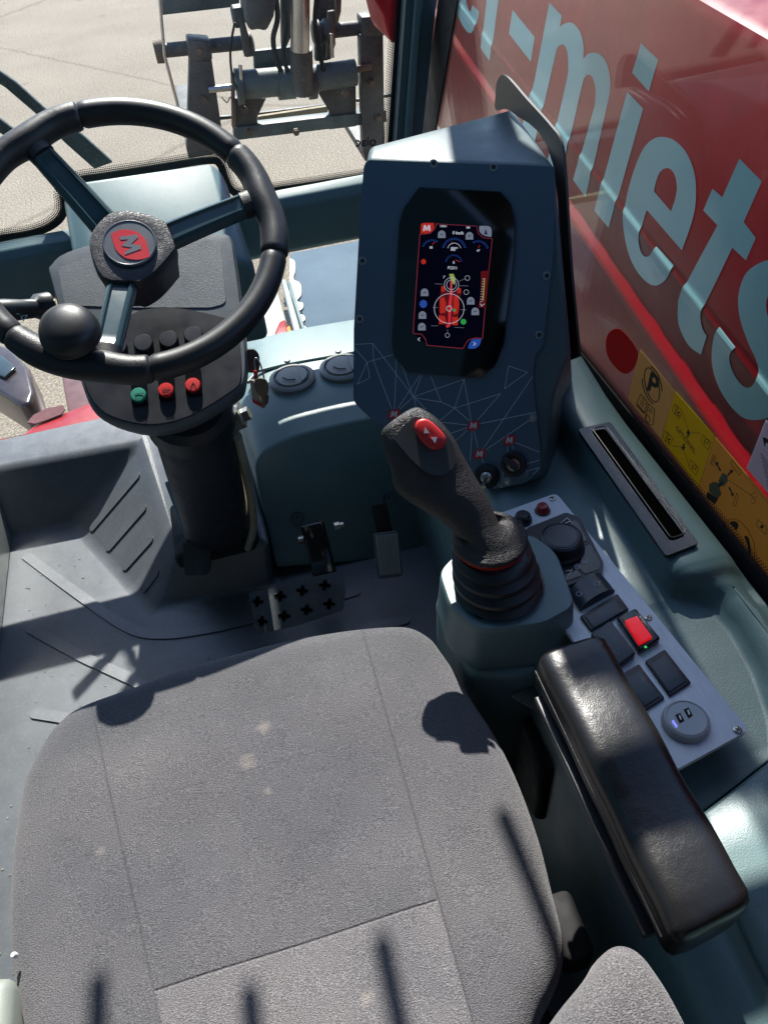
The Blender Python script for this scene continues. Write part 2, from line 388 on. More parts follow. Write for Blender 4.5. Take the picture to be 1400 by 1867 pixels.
# cowl behind the wheel
cw = [Y(112, 352, 1.575), Y(128, 330, 1.575), Y(150, 325, 1.575), Y(380, 292, 1.575), Y(398, 300, 1.575), Y(410, 325, 1.575)]
zt = cw[2].z
fr = [V((cw[0].x - .005, 1.36, zt - .14)), V((cw[1].x, 1.36, zt - .115)), V((cw[2].x, 1.36, zt - .11)), V((cw[3].x, 1.36, zt - .11)), V((cw[4].x + .005, 1.36, zt - .115)), V((cw[5].x + .012, 1.36, zt - .14))]
lo = [V((fr[5].x, 1.36, .40)), V((fr[0].x, 1.36, .40))]; lob = [V((cw[5].x, 1.575, .45)), V((cw[0].x, 1.575, .45))]
hull8('dash_cowl', cw + lob, fr + lo, TEAL, cab, .016, 5)
# floor mat, toe board, plinth
A0, A, B = V((-.70, 1.40, 0)), Z(133, 952, 0), Z(278, 1113, 0)
ZP = .14
Cc = Z(258, 806, ZP)
_r = Plane(A, B - A, Cc - A); Dd = _r.hit(314, 1006)
r0 = V((-.70, Z(0, 850, ZP).y, ZP))
P1t, P1b = Z(492, 990, ZP), Z(500, 1066, 0)
bm = bmesh.new()
def face(bm, *p): bm.faces.new([bm.verts.new(V(q)) for q in p])
face(bm, (-.70, -.5, 0), (.34, -.5, 0), (.34, 1.595, 0), (P1b.x + .001, 1.595, 0), P1b, B, A, A0)
face(bm, A0, A, Cc, r0)
face(bm, A, B, Dd, Cc)
face(bm, B, P1b, P1t, Dd)
face(bm, r0, Cc, (Cc.x, 1.595, ZP), (-.70, 1.595, ZP))
face(bm, Cc, Dd, P1t, (P1t.x, 1.595, ZP), (Cc.x, 1.595, ZP))
face(bm, P1b, (P1b.x + .001, 1.595, 0), (P1t.x, 1.595, ZP), P1t)
bmesh.ops.remove_doubles(bm, verts=bm.verts, dist=.0005)
es = [e for e in bm.edges if len(e.link_faces) == 2 and e.calc_face_angle(0) > .3]
bmesh.ops.bevel(bm, geom=es, offset=.016, segments=5, profile=.5, affect='EDGES', clamp_overlap=True)
me = bpy.data.meshes.new('floor_mat'); bm.to_mesh(me); bm.free(); fl = finish('floor_mat', me, MAT_F, cab, 40)
# raised oblong ribs
def stadium(pl, pts, w, name, mat, parent, h=.0022):
    P = [pl.uv(*p) for p in pts]; P = [V((p[0], p[1], 0)) for p in P]; P = catmull(P, 6) if len(P) > 2 else P
    L, Rr = [], []
    for i, p in enumerate(P):
        d = (P[min(i + 1, len(P) - 1)] - P[max(i - 1, 0)]).normalized(); n = V((-d.y, d.x, 0)) * w / 2; L.append(p + n); Rr.append(p - n)
    d0 = (P[0] - P[1]).normalized(); d1 = (P[-1] - P[-2]).normalized()
    def cap(c, d):
        a = math.atan2(d.y, d.x); return [c + V((math.cos(a + s), math.sin(a + s), 0)) * w / 2 for s in [math.pi / 2 - math.pi * k / 8 for k in range(1, 8)]]
    ol = L + cap(P[-1], d1) + Rr[::-1] + cap(P[0], d0)
    me = fill2d([[(q.x, q.y) for q in ol]], h); me.transform(pl.m)
    bm = bmesh.new(); bm.from_mesh(me); bmesh.ops.remove_doubles(bm, verts=bm.verts, dist=1e-5)
    return bm_obj(name, bm, mat, parent, 30)
FLR = Plane((0, 0, .0003), (1, 0, 0), (0, 1, 0))
for pts in ([(50, 1015), (140, 1082), (235, 1146), (300, 1158), (380, 1148), (440, 1135), (560, 1105), (648, 1080)],
            [(58, 1148), (150, 1198), (240, 1240), (330, 1290), (420, 1330)], [(66, 1302), (140, 1314), (230, 1330)],
            [(738, 1131), (660, 1150), (590, 1168)]):
    stadium(FLR, pts, .022, 'floor_rib', MAT_F, cab, .003)
RMP = Plane(A, B - A, Cc - A)
if RMP.n.z < 0: RMP = Plane(A, A - B, Cc - A)
for a, b in (((170, 962), (250, 868)), ((200, 998), (262, 927)), ((230, 1033), (274, 984)), ((264, 1073), (284, 1046))):
    stadium(RMP, [a, b], .018, 'footrest_rib', MAT_F, cab, .003)
# side and rear walls of the shell (left door sill, rear panel, roof)
box('door_sill', (-.640, .60, .10), (.045, 1.9, .20), plastic('pale_sill', (.30, .32, .31), .45, 600, dust=.3), cab, .006)
box('side_panel', (-.715, .55, .42), (.05, 2.1, 1.0), TEAL_D, cab, .01)
box('rear_panel', (-.05, -.50, .75), (1.3, .04, 1.6), BLKM, cab, .01)
box('rear_post', (-.66, -.42, 1.3), (.07, .08, 1.1), TEAL_D, cab, .01)
box('rear_post', (.50, -.42, 1.3), (.07, .08, 1.1), TEAL_D, cab, .01)
box('roof_panel', (-.08, .20, 1.93), (1.28, 1.38, .05), TEAL_D, cab, .02)  # unseen roof, added opaque to cut the sky fill in the cab
# left front post
tube('front_post', [(-.70, 1.60, .14), (-.70, 1.60, 1.0), (-.68, 1.52, 1.6), (-.66, 1.30, 1.9)], .03, TEAL_D, cab)
# glazing (5 mm panes)
def pane(name, pts, n, mat, th=.005):
    return prism(name, pts, V(n) * th, mat, cab, 0)
TINT = glass('tinted_glass', (.42, .50, .46), .02, .8)
pane('door_glass', [(-.73, 1.58, .93), (-.73, -.48, .93), (-.73, -.48, 1.9), (-.73, 1.45, 1.9)], (-1, 0, 0), TINT)
pane('rear_glass', [(-.62, -.52, 1.56), (.46, -.52, 1.56), (.46, -.52, 1.9), (-.62, -.52, 1.9)], (0, -1, 0), TINT)
pane('windscreen', [(-.68, YW, .592), (.41, YW, .592), (.44, YW, 1.0), (.42, YW, 1.5), (.38, YW, 1.75), (-.68, YW, 1.75)], (0, 1, 0), GLASS)
pane('lower_windscreen', [(-.68, YW, .10), (.40, YW, .10), (.41, YW, .46), (-.68, YW, .46)], (0, 1, 0), GLASS)
XG = .492
pane('side_window', [(XG, 1.60, .50), (XG, -.42, .50), (XG, -.42, 1.80), (XG, 1.38, 1.80)], (1, 0, 0), GLASSR)
# corner post: black band, teal strip, seal, as long solids on the windscreen line
def line_pts(a, b, y, z0, z1):
    p, q = Y(*a, y), Y(*b, y); k = (q - p) / (q.z - p.z); return p + k * (z0 - p.z), p + k * (z1 - p.z)
def post(name, aL, bL, aR, bR, y, th, mat, bev):
    l0, l1 = line_pts(aL, bL, y, .30, 1.0); r0_, r1 = line_pts(aR, bR, y, .30, 1.0)
    if name == 'corner_post':      # unseen upper part, bent and widened to shade display top and switch panel
        return prism(name, [l0, r0_, r1, V((.49, y, 1.45)), V((.475, y, 1.60)), V((.52, y, 1.75)), V((.57, y, 1.98)), V((.38, y, 1.98)), V((.38, y, 1.75)), V((.40, y, 1.60)), V((.42, y, 1.45)), l1], (0, th, 0), mat, cab, 0, 4)
    return prism(name, [l0, r0_, r1, l1], (0, th, 0), mat, cab, bev, 4)
post('post_seal', (726, 0), (708, 262), (742, 0), (724, 262), 1.594, .004, BLKM, 0)
post('corner_post', (740, 0), (722, 262), (796, 0), (768, 262), 1.565, .05, TEAL_D, .010)
post('post_trim', (757, 0), (737, 262), (772, 0), (751, 262), 1.556, .012, TEAL, .004)
# black inner edge of the side window along the post
def sx(x, y): return X(x, y, XG - .002)
a0, a1 = sx(836, 0), sx(797, 226); k = (a1 - a0) / (a1.z - a0.z); e0, e1 = a0 + k * (.50 - a0.z), a0 + k * (1.8 - a0.z)
b0, b1 = e0 + V((0, .09, 0)), e1 + V((0, .10, 0))
prism('window_edge_band', [e0, b0, b1, e1], (-.003, 0, 0), BLKM, cab, 0)
def dense(a, b, n=40): return [a.lerp(b, i / n) for i in range(n + 1)]
ribbon('frit_edge', dense(e0, e1), dense(e0 + V((0, -.016, 0)), e1 + V((0, -.016, 0))), FRIT, cab)
# window base band
w0, w1 = sx(1052, 628), sx(1400, 1062); w0 = w0 + (w0 - w1) * 1.6; w1 = w1 + (w1 - w0) * .25
w0.z = w1.z = (sx(1052, 628).z + sx(1400, 1062).z) / 2
prism('window_edge_band', [w0, w1, w1 - V((0, 0, .09)), w0 - V((0, 0, .09))], (-.003, 0, 0), BLKM, cab, 0)
ribbon('frit_edge', dense(w0, w1, 60), dense(w0 + V((0, 0, .014)), w1 + V((0, 0, .014)), 60), FRIT, cab)
# windscreen base frit
fp = [(-60, 440), (0, 430), (60, 420), (96, 404), (112, 382), (112, 350), (134, 326), (200, 315), (300, 299), (382, 287), (404, 296), (414, 322), (424, 342), (446, 350), (520, 340), (600, 328), (690, 314)]
P = catmull([Y(x, y, YW - .0015) for x, y in fp], 6)
nrm = []
for i, p in enumerate(P):
    d = (P[min(i + 1, len(P) - 1)] - P[max(i - 1, 0)]).normalized(); nrm.append(V((-d.z, 0, d.x)))
ribbon('frit_edge', P, [p + n * .014 for p, n in zip(P, nrm)], FRIT, cab)
ribbon('frit_band', [p - n * .012 for p, n in zip(P, nrm)], [p + n * .0006 for p, n in zip(P, nrm)], BLKM, cab)
# post frit on the windscreen
l0, l1 = line_pts((727, 0), (709, 262), 1.597, .30, 1.0)
ribbon('frit_edge', dense(l0, l1, 30), dense(l0 - V((.016, 0, 0)), l1 - V((.016, 0, 0)), 30), FRIT, cab)
# lower pane frit, left and right
P = [Y(x, y, YW - .0015) for x, y in ((-40, 818), (0, 810), (100, 791), (215, 768))]; P = catmull(P, 6)
ribbon('frit_edge', P, [p + V((0, 0, .016)) for p in P], FRIT, cab)
ribbon('frit_band', [p - V((0, 0, .03)) for p in P], P, BLKM, cab)
P = [Y(x, y, YW - .0015) for x, y in ((400, 650), (450, 642), (550, 626), (660, 607))]; P = catmull(P, 6)
ribbon('frit_edge', P, [p + V((0, 0, .016)) for p in P], FRIT, cab)
ribbon('frit_band', [p - V((0, 0, .03)) for p in P], P, BLKM, cab)
mk = Plane((0, YW - .0025, 0), (1, 0, 0), (0, 0, 1))
lg = text('oiac', basis(mk.hit(667, 258), (-1, 0, .12), (0, 0, 1)) , .027, .0004, INK, cab, 'glass_mark', bold=.0004)
# roof guard bars
for x, y, yy in ((917, 1490, 0), (697, 1722, 0), (455, 1812, 0), (180, 1792, 0)):
    p = Z(x, y, .54); s = (1.78 - .54) / SUN.z; q = p + SUN * s
    dirb = V((.05 if x > 900 else -.02, -1, 0))
    tube('roof_bar', [q, q + dirb * 1.25 + V((0, 0, .08))], .0085, BLKM, cab)
p = V((.235, .205, .66)); q = p + SUN * ((1.70 - .66) / SUN.z)
box('armrest_shade_bar', q + V((.16, 0, 0)), (.42, .055, .03), TEAL_D, cab, .008)  # unseen bar and stay, added to cast the dark band across the armrest
tube('armrest_shade_bar_stay', [q + V((.34, 0, 0)), (.50, -.1, 1.88)], .012, TEAL_D, cab)
# ================================================================== HEATER BOX
hb = thing('heater_box', 'teal moulded heater housing with two round air vents on top right of the steering column', 'heater housing', (.12, 1.3, 0))
ft, fb = 1.192, 1.075
HP = Plane((.12, fb, 0), (1, 0, 0), (0, ft - fb, .25))
ol = [(503, 1036), (495, 1000), (480, 930), (467, 866), (467, 848), (473, 833), (488, 818), (529, 797), (593, 779), (673, 762), (800, 741), (800, 1000), (756, 1008), (640, 1026)]
ol = smooth2([ol[0] + (1,), ol[1], ol[2]] + ol[3:9] + [ol[9], ol[10] + (1,), ol[11] + (1,), ol[12] + (1,), ol[13] + (1,)], 3)
P = [HP.hit(*q) for q in ol]
bm = bmesh.new(); a = [bm.verts.new(p) for p in P]; b = [bm.verts.new(V((p.x - .02 * (p.z > .1), 1.585, p.z))) for p in P]; n = len(a)
bm.faces.new(a); bm.faces.new(b[::-1])
for i in range(n): bm.faces.new((a[i], b[i], b[(i + 1) % n], a[(i + 1) % n]))
bm_obj('housing', bm, TEAL, hb, 35, .006, 3, 35)
HB_Z = HP.hit(593, 779).z
def vent(cx, cy):
    c = Z(cx, cy, HB_Z + .004); up = V((0, 0, 1))
    v = lathe('air_vent', c, up, [(.050, -.012), (.050, .004), (.046, .007), (.040, .008), (.038, .004), (.036, .003), (.034, .007), (.0335, .009), (.0, .011)], GREYP, hb, 48, 30)
    d = fill2d([ring_px(0, 0, .0335, .0335, 36, -60, 60)], .0012); d.transform(Matrix.Translation(c + V((0, 0, .0105)))); finish('vent_flap', d, GREYP, v, 0)
    tube('vent_grip', [c + V((-.02, -.004, .012)), c + V((-.01, -.016, .012)), c + V((.005, -.02, .012))], .0012, BLKM, v, 6)
vent(533, 691); vent(624, 671)
for q in ((524, 660), (617, 643)):
    c = Z(*q, HB_Z + .002); lathe('screw', c, EZ, [(.007, -.003), (.007, .004), (.005, .006), (0, .006)], TEAL, hb, 16)
c = Z(560, 652, HB_Z)
tube('top_bead', [Z(452, 697, HB_Z + .001), Z(470, 676, HB_Z + .001), Z(520, 664, HB_Z + .001), Z(700, 632, HB_Z + .001)], .004, TEAL, hb, 8)
# recessed fixings on the front
for q in ((542, 943), (708, 908)):
    c = HP.hit(*q); lathe('fixing', c - HP.n * -.001, HP.n, [(.013, -.002), (.0135, .003), (.011, .0025), (.009, -.004), (.004, -.004), (.0035, 0), (0, 0)], TEAL_D, hb, 24)
# ================================================================== SIDE CONSOLE
sc = thing('side_console', 'long teal moulded console between the seat and the side window', 'console', (.36, .4, 0))
def csec(y, wall, top, bulge, inner):
    # inner side, deck, wall, ledge and window side
    p = [(inner + .02, 0), (inner, .25), (inner, .525), (inner + .004, .541), (inner + .02, .549)]
    p += [(wall - .012, .549), (wall - .004, .551), (wall, .560), (wall + .002, top - .010), (wall + .008, top - .001), (wall + .018, top + .002)]
    p += [(.448 + bulge, top + .002), (.462, top - .004), (.470, top - .014), (.478, .56), (.4885, .545), (.4885, 0)]
    return [V((x, y, z)) for x, z in p]
rings = []
for y, wl, tp, bu, inn in ((1.20, .385, .62, 0, .262), (.95, .385, .62, 0, .262), (.84, .387, .605, 0, .262), (.76, .389, .592, 0, .262), (.70, .390, .588, 0, .258), (.60, .390, .588, 0, .25), (.50, .390, .588, 0, .23), (.452, .390, .588, 0, .222),
                       (.440, .396, .584, 0, .22), (.430, .418, .576, 0, .22), (.415, .432, .572, 0, .22), (.38, .436, .573, 0, .22), (.33, .430, .573, 0, .22), (.28, .415, .570, 0, .22), (.245, .395, .566, 0, .22), (.225, .33, .563, 0, .22), (.21, .28, .563, 0, .22), (.10, .27, .565, 0, .215), (-.1, .27, .57, 0, .21), (-.45, .27, .57, 0, .21)):
    rings.append(csec(y, wl, tp, bu, inn))
# smooth along the length
RR = []
for i in range(len(rings) - 1):
    a, b, c, d = rings[max(i - 1, 0)], rings[i], rings[i + 1], rings[min(i + 2, len(rings) - 1)]
    for s in range(3):
        t = s / 3; RR.append([b[k].lerp(c[k], t) for k in range(len(b))])
RR.append(rings[-1])
loft('console_body', RR, TEAL, sc, True, 60)
# shoulder joining the display housing
# storage slot bezel (black) in the raised block
zb = .5905
SLT = Plane((.42, .6, zb), (1, 0, 0), (0, 1, 0))
bo = fillet([(1053, 782), (1112, 768), (1274, 991), (1214, 1014)], 6, 4); bi = fillet([(1078, 786), (1103, 781), (1249, 978), (1222, 987)], 7, 4)
t_ = thing('storage_slot', 'narrow black framed storage slot let into the console under the side window', 'storage slot', SLT.hit(1165, 890))
bm = bmesh.new()
bzm = SLT.plate('frame', [bo, bi], 0, .005, BLK, None)
bm.from_mesh(bzm.data); bpy.data.objects.remove(bzm); bmesh.ops.remove_doubles(bm, verts=bm.verts, dist=1e-5)
bm_obj('frame', bm, plastic('bezel_plastic', (.012, .012, .012), .2, 0), t_, 0, .0016, 2, 50)
bif = [SLT.hit(*q) for q in bi]
SLT.plate('slot_shade_plate', [bi], .0006, .0012, flat('slot_shade_black', (.0015, .0015, .0015), .95, spec=.02), t_)  # flat black plate, its colour stands in for the shade of a deep slot
bm = bmesh.new(); n = len(bif)
# the bin of the slot: inner rim standing up a touch
c0 = sum((V(p) for p in bif), V()) / n
rim = [V(p).lerp(c0, -.0) for p in bif]
tube('rim', [p + V((0, 0, .0048)) for p in rim], .0010, plastic('bezel_plastic', (.03, .03, .028), .25, 0), t_, 8, True)
# ================================================================== SWITCH PANEL
pa, pb, pc = Z(900, 940, .560), Z(1010, 900, .560), Z(1365, 1335, .582)
PAN = Plane(pa, pb - pa, pb - pc)
sp = thing('switch_panel', 'brushed aluminium switch plate with rotary dial, rockers and round charging socket', 'switch panel', PAN.hit(1130, 1130))
PAN.plate('plate', fillet([(880, 947), (1014, 899), (1366, 1331), (1225, 1408)], [2, 10, 14, 2], 5), -.004, .0015, ALU, sp)
DK = .0015
for q in ((1007, 910), (1181, 1127), (1344, 1332)):
    c = PAN.hit(*q, DK); s = lathe('screw', c, PAN.n, [(.0042, -.001), (.0040, .0012), (.0025, .002), (0, .002)], ZINC, sp, 18)
    bm = bmesh.new(); xa = PAN.m.to_3x3() @ V((.8, .6, 0)); ya = PAN.m.to_3x3() @ V((-.6, .8, 0))
    add_box(bm, c + PAN.n * .0018, xa, ya, PAN.n, .0045, .001, .001); add_box(bm, c + PAN.n * .00181, ya, xa, PAN.n, .0045, .001, .001); bm_obj('cross_slot', bm, INK, s, 0)
c = PAN.hit(989, 932, DK); b_ = lathe('push_button', c, PAN.n, [(.0085, -.001), (.0085, .003), (.0078, .004), (.0074, .0035), (.0072, .008), (.006, .0098), (.003, .0103), (0, .0104)], plastic('dull_red', (.38, .025, .03), .35, 0), sp, 28)
lab(b_, 'dark red push button'); lathe('bezel', c, PAN.n, [(.0095, -.001), (.0095, .0015), (.0087, .002)], BLK, b_, 28)
c = PAN.hit(953, 950, DK); b_ = lathe('push_button', c, PAN.n, [(.011, -.001), (.011, .004), (.0095, .006), (.009, .010), (.007, .012), (0, .0125)], BLK, sp, 28); lab(b_, 'black push button')
# rotary dial on its octagonal pad
pad = fillet([(944, 985), (962, 962), (1032, 934), (1056, 943), (1101, 1027), (1097, 1045), (1028, 1070), (1005, 1062), (950, 1010)], 5, 3)
pd_ = PAN.plate('dial_pad', pad, DK, DK + .006, BLK, sp, 0)
PAN.plate('pad_key', fillet([(1046, 948), (1053, 951), (1070, 985), (1054, 992), (1034, 960)], 2, 2), DK + .006, DK + .0068, plastic('key_face', (.10, .10, .095), .3, 0), pd_)
PAN.plate('pad_key', fillet([(1058, 1000), (1076, 992), (1095, 1027), (1092, 1038), (1066, 1046), (1050, 1030)], 2, 2), DK + .006, DK + .0068, BLKG, pd_)
PAN.plate('pad_key', fillet([(1030, 1050), (1048, 1034), (1060, 1049), (1033, 1059)], 2, 2), DK + .006, DK + .0068, BLKG, pd_)
c = PAN.hit(1022, 1001, DK + .006)
kn = lathe('rotary_dial', c, PAN.n, [(.027, 0), (.027, .003), (.0245, .006), (.0242, .016), (.0232, .0195), (.0205, .0212), (.0195, .0205), (.0185, .0205), (.0175, .0212), (0, .0222)], plastic('dial', (.028, .036, .05), .35, 0), sp, 56, 25)
marks = []
for cx, cy in ((1063, 1008), (1065, 1022), (1052, 1033)): marks.append(arc_band(cx, cy, 5, 5, 1.0, 0, 359, 20))
PAN.multi('icon_print', marks[:1], DK + .0068, DK + .0072, LINE, pd_); PAN.multi('icon_print', marks[1:2], DK + .0068, DK + .0072, LINE, pd_); PAN.multi('icon_print', marks[2:], DK + .0068, DK + .0072, LINE, pd_)
PAN.multi('icon_print', [seg_poly((1048, 1033), (1056, 1033), 1), ], DK + .0068, DK + .0073, WHITE, pd_)
PAN.multi('icon_print', [seg_poly((1052, 1029), (1052, 1037), 1), ], DK + .0068, DK + .0074, WHITE, pd_)
for s_ in (seg_poly((1032, 1041), (1044, 1039), 1.2), seg_poly((1044, 1037), (1036, 1050), 1.2), seg_poly((1020, 955), (1034, 944), 1.2), seg_poly((1034, 944), (1044, 954), 1.2), seg_poly((1040, 950), (1026, 956), 1.2)):
    PAN.multi('icon_print', [s_], DK + .0068, DK + .0076, WHITE, pd_)
def sw_hull(name, q, h0, h1a, h1b, mat, parent, bev=.0012, shrink=.0):
    """rocker body on the plate: q = 4 px corners (far-left, far-right, near-right, near-left)"""
    c = (sum(p[0] for p in q) / 4, sum(p[1] for p in q) / 4); q = [(p[0] + (c[0] - p[0]) * shrink, p[1] + (c[1] - p[1]) * shrink) for p in q]
    lo_ = [PAN.hit(*p, h0) for p in q]; up_ = [lo_[i] + PAN.n * ((h1a if i in (0, 3) else h1b) - h0) for i in range(4)]
    return hull8(name, lo_, up_, mat, parent, bev, 3)
SWB = plastic('switch_blue_black', (.030, .052, .068), .4, 0)
# rocker 1: curved top
q = [(1037, 1082), (1095, 1050), (1120, 1081), (1057, 1116)]
lo_ = [PAN.hit(*p, DK) for p in q]; rr = []
for i in range(9):
    s = i / 8; a, b = lo_[0].lerp(lo_[1], s), lo_[3].lerp(lo_[2], s); h = .005 + .008 * math.sin(math.pi * s) ** .6 if 0 < s < 1 else .004
    rr.append([a, a + PAN.n * h, b + PAN.n * h, b])
rk = loft('rocker_switch', rr, SWB, sp, True, 40)
for cx, cy in ((1055, 1085), (1088, 1067)):
    P_ = [V(p) for p in [PAN.hit(*z_, DK + .0132) for z_ in ring_px(cx, cy - 2, 5, 4, 14)]]
    tube('icon_print', P_, .0003, LINE, rk, 5, True)
PAN.multi('icon_print', [[(1152, 1147), (1157, 1145), (1161, 1151), (1156, 1153)]], DK + .0165, DK + .0168, WHITE, sp) if False else None
def blank(q, mat2=SWB):
    o = sw_hull('blanking_plate', q, DK, DK + .0035, DK + .0035, BLK, sp)
    sw_hull('insert', q, DK + .0034, DK + .0048, DK + .0048, mat2, o, .0006, .22); return o
blank([(1057, 1127), (1125, 1086), (1146, 1114), (1077, 1154)])
blank([(1175, 1209), (1211, 1187), (1259, 1248), (1220, 1273)])
blank([(1128, 1235), (1164, 1214), (1211, 1276), (1176, 1299)])
q = [(1075, 1166), (1111, 1141), (1157, 1201), (1123, 1226)]
rk = sw_hull('rocker_switch', q, DK, DK + .010, DK + .010, SWB, sp, .002)
for cx, cy in ((1103, 1160), (1124, 1188)): PAN.plate('icon_print', arc_band(cx, cy, 5, 5, 1.1, 0, 359, 14), DK + .0101, DK + .0104, plastic('icon_teal', (.10, .25, .25), .5, 0), rk)
q = [(1123, 1134), (1157, 1118), (1202, 1173), (1164, 1196)]
rk = sw_hull('guarded_switch', q, DK, DK + .009, DK + .009, BLKG, sp, .002)
q2 = [(1138, 1138), (1160, 1130), (1189, 1166), (1164, 1179)]
lo_ = [PAN.hit(*p, DK + .009) for p in q2]
hull8('red_lens', lo_, [p + PAN.n * (.007 if i in (0, 1) else .004) for i, p in enumerate(lo_)], flat('red_lens', (.80, .012, .015), .12, emit=.28), rk, .0012)
c = PAN.hit(1177, 1180, DK + .0092); lathe('indicator', c, PAN.n, [(.0014, 0), (.001, .0008), (0, .001)], flat('green_led', (.05, .7, .15), .4, emit=.4), rk, 10)
# charging socket
c = PAN.hit(1249, 1319, DK)
us = lathe('charging_socket', c, PAN.n, [(.0215, -.001), (.0215, .004), (.0200, .008), (.0178, .0095), (.0172, .0088), (0, .0088)], plastic('socket_grey', (.62, .68, .69), .4, 0), sp, 44, 30)
for q in ([(1231, 1304), (1240, 1300), (1248, 1314), (1239, 1319)], [(1246, 1294), (1255, 1290), (1263, 1305), (1255, 1310)]):
    o = PAN.plate('usb_port', q, DK + .0088, DK + .0092, BLKM, us)
    cc = (sum(p[0] for p in q) / 4, sum(p[1] for p in q) / 4); PAN.plate('contact', seg_poly((cc[0] - 1, cc[1] - 5), (cc[0] + 2, cc[1] + 3), 2.5), DK + .0092, DK + .0096, ZINC, o)
PAN.plate('indicator', seg_poly((1226, 1314), (1234, 1326), 4), DK + .0089, DK + .0093, flat('violet_led', (.25, .25, .85), .4, emit=.5), us)
#PART3

# ================================================================== DISPLAY HOUSING
mo = T(830, 500, .933); MON = Plane(mo, (.866, -.5, 0), (.25, .433, .866))
dh = thing('display_housing', 'tall slate blue display housing with screw tabs, network line print and red leaf logos', 'display console', MON.hit(850, 700))
fpx = [(669, 288), (1013, 301), (1040, 640), (1010, 720), (990, 872), (900, 895), (870, 885), (674, 765), (643, 735)]
fr = [MON.hit(*q, -.002) for q in fpx]
apex = Z(935, 196, fr[1].z + .004)
bk = [fr[0] + V((.012, .035, .001)), apex, V((.47, .95, .62)), V((.47, .85, .50)), V((.45, .80, .45)), V((.38, .82, .45)), V((.34, .85, .45)), V((.22, .95, .55)), V((.17, .97, .62))]
hull8('housing', fr, bk, TEAL_D, dh, .007, 4)
plo = [(669, 291), (1011, 303), (1009, 455), (1001, 530), (990, 630), (975, 647), (971, 690), (985, 820), (986, 856), (960, 880), (900, 892), (872, 884), (676, 763), (644, 733), (645, 600), (655, 420), (663, 303)]
MON.plate('front_plate', [fillet(plo, [10, 3, 3, 3, 6, 6, 3, 3, 5, 8, 6, 6, 10, 12, 2, 2, 8], 4)], -.0015, .0015, SLATE, dh)
dsp = [(766, 343), (910, 351), (928, 372), (937, 401), (935, 471), (917, 624), (902, 663), (876, 687), (745, 676), (720, 647), (717, 620), (730, 407), (738, 381)]
dsp = fillet(dsp, [2, 2, 5, 12, 6, 8, 5, 2, 2, 5, 6, 8, 8], 4)
cxy = (828, 515)
dso = [(cxy[0] + (p[0] - cxy[0]) * 1.022, cxy[1] + (p[1] - cxy[1]) * 1.014) for p in dsp]
bz = MON.plate('screen_bezel', [dso], .001, .0045, BLKG, dh)
ttl = MON.plate('screen', [dsp], .0046, .0056, flat('screen_glass', (.002, .002, .003), .045, spec=.55), bz)
sc_o = ttl
H = .0056
def cz(pts): return [(730 + x / 5.186, 340 + y / 5.186) for x, y in pts]   # detail-crop px -> photo px
def em(name, c, e=1.0): return flat(name, c, .5, 0, e * .34, .0)
E_RED = em('lit_red', (.50, .05, .08), .55); E_RED2 = em('lit_deep_red', (.62, .03, .02), .75); E_WH = em('lit_white', (.62, .64, .68), .75)
E_GR = em('lit_grey', (.28, .30, .36), .6); E_BL = em('lit_blue', (.03, .09, .40), .8); E_GN = em('lit_green', (.04, .45, .10), .7)
E_NV = em('lit_navy', (.0015, .002, .007), .8); E_YL = em('lit_yellow', (.50, .55, .12), .6); E_DR = em('lit_maroon', (.16, .01, .015), .6)
def G(name, polys, lv, mat): return MON.multi(name, [cz(p) for p in polys], H + lv * .00012, H + lv * .00012 + .0001, mat, sc_o)
def strip(pts, w): return [seg_poly(a, b, w) for a, b in zip(pts, pts[1:])]
def G1(name, polys, lv, mat):
    if name in ('grey_icons', 'icon_detail', 'white_rings', 'cross_hairs', 'arrow_marks'):
        nm1 = {'grey_icons': 'screen_icon', 'icon_detail': 'icon_detail', 'white_rings': 'screen_ring', 'cross_hairs': 'screen_line', 'arrow_marks': 'arrow_stroke'}[name]
        for i, p in enumerate(polys): MON.plate(nm1, [cz(p)], H + lv * .00012 + (i % 3) * .00003, H + lv * .00012 + .0001 + (i % 3) * .00003, mat, sc_o)
        return
    os_ = [MON.plate(name, [cz(p)], H + lv * .00012 + (i % 3) * .00003, H + lv * .00012 + .0001 + (i % 3) * .00003, mat, None) for i, p in enumerate(polys)]
    return join_mesh(name, os_, mat, sc_o)
G('display_field', [[(185, 350), (870, 380), (860, 480), (780, 1440), (600, 1530), (250, 1500), (125, 1390), (180, 440)]], 0, E_NV)
G1('red_frame', strip([(185, 440), (170, 640), (120, 1380), (130, 1390), (200, 1395), (235, 1440), (250, 1500), (590, 1530), (640, 1450), (700, 1430), (775, 1435), (800, 1140)], 5) +
   strip([(335, 350), (720, 372), (735, 440), (780, 480), (868, 492), (835, 790)], 4) + strip([(190, 450), (280, 440), (320, 400), (345, 345)], 6), 2, E_RED)
G('logo_tab', [smooth2([(205, 345), (318, 342, 1), (312, 400), (270, 435), (190, 440, 1), (192, 390)], 4)], 3, E_RED2)
G('grey_tab', [smooth2([(745, 370, 1), (830, 372), (860, 400), (860, 475, 1), (790, 460), (750, 425)], 4)], 3, E_GR)
G('arrow_tab', [smooth2([(645, 1500), (680, 1445), (765, 1440, 1), (745, 1500), (700, 1530), (640, 1530, 1)], 4)], 3, E_BL)
ic = []
for cx, cy in ((390, 450), (652, 465), (228, 1000), (208, 1215), (202, 1325), (664, 1080), (707, 1180)): ic.append(ring_px(cx, cy, 36, 38, 14, 180, 360) + [(cx + 36, cy + 34), (cx - 36, cy + 34)])
G1('grey_icons', ic, 3, E_GR)
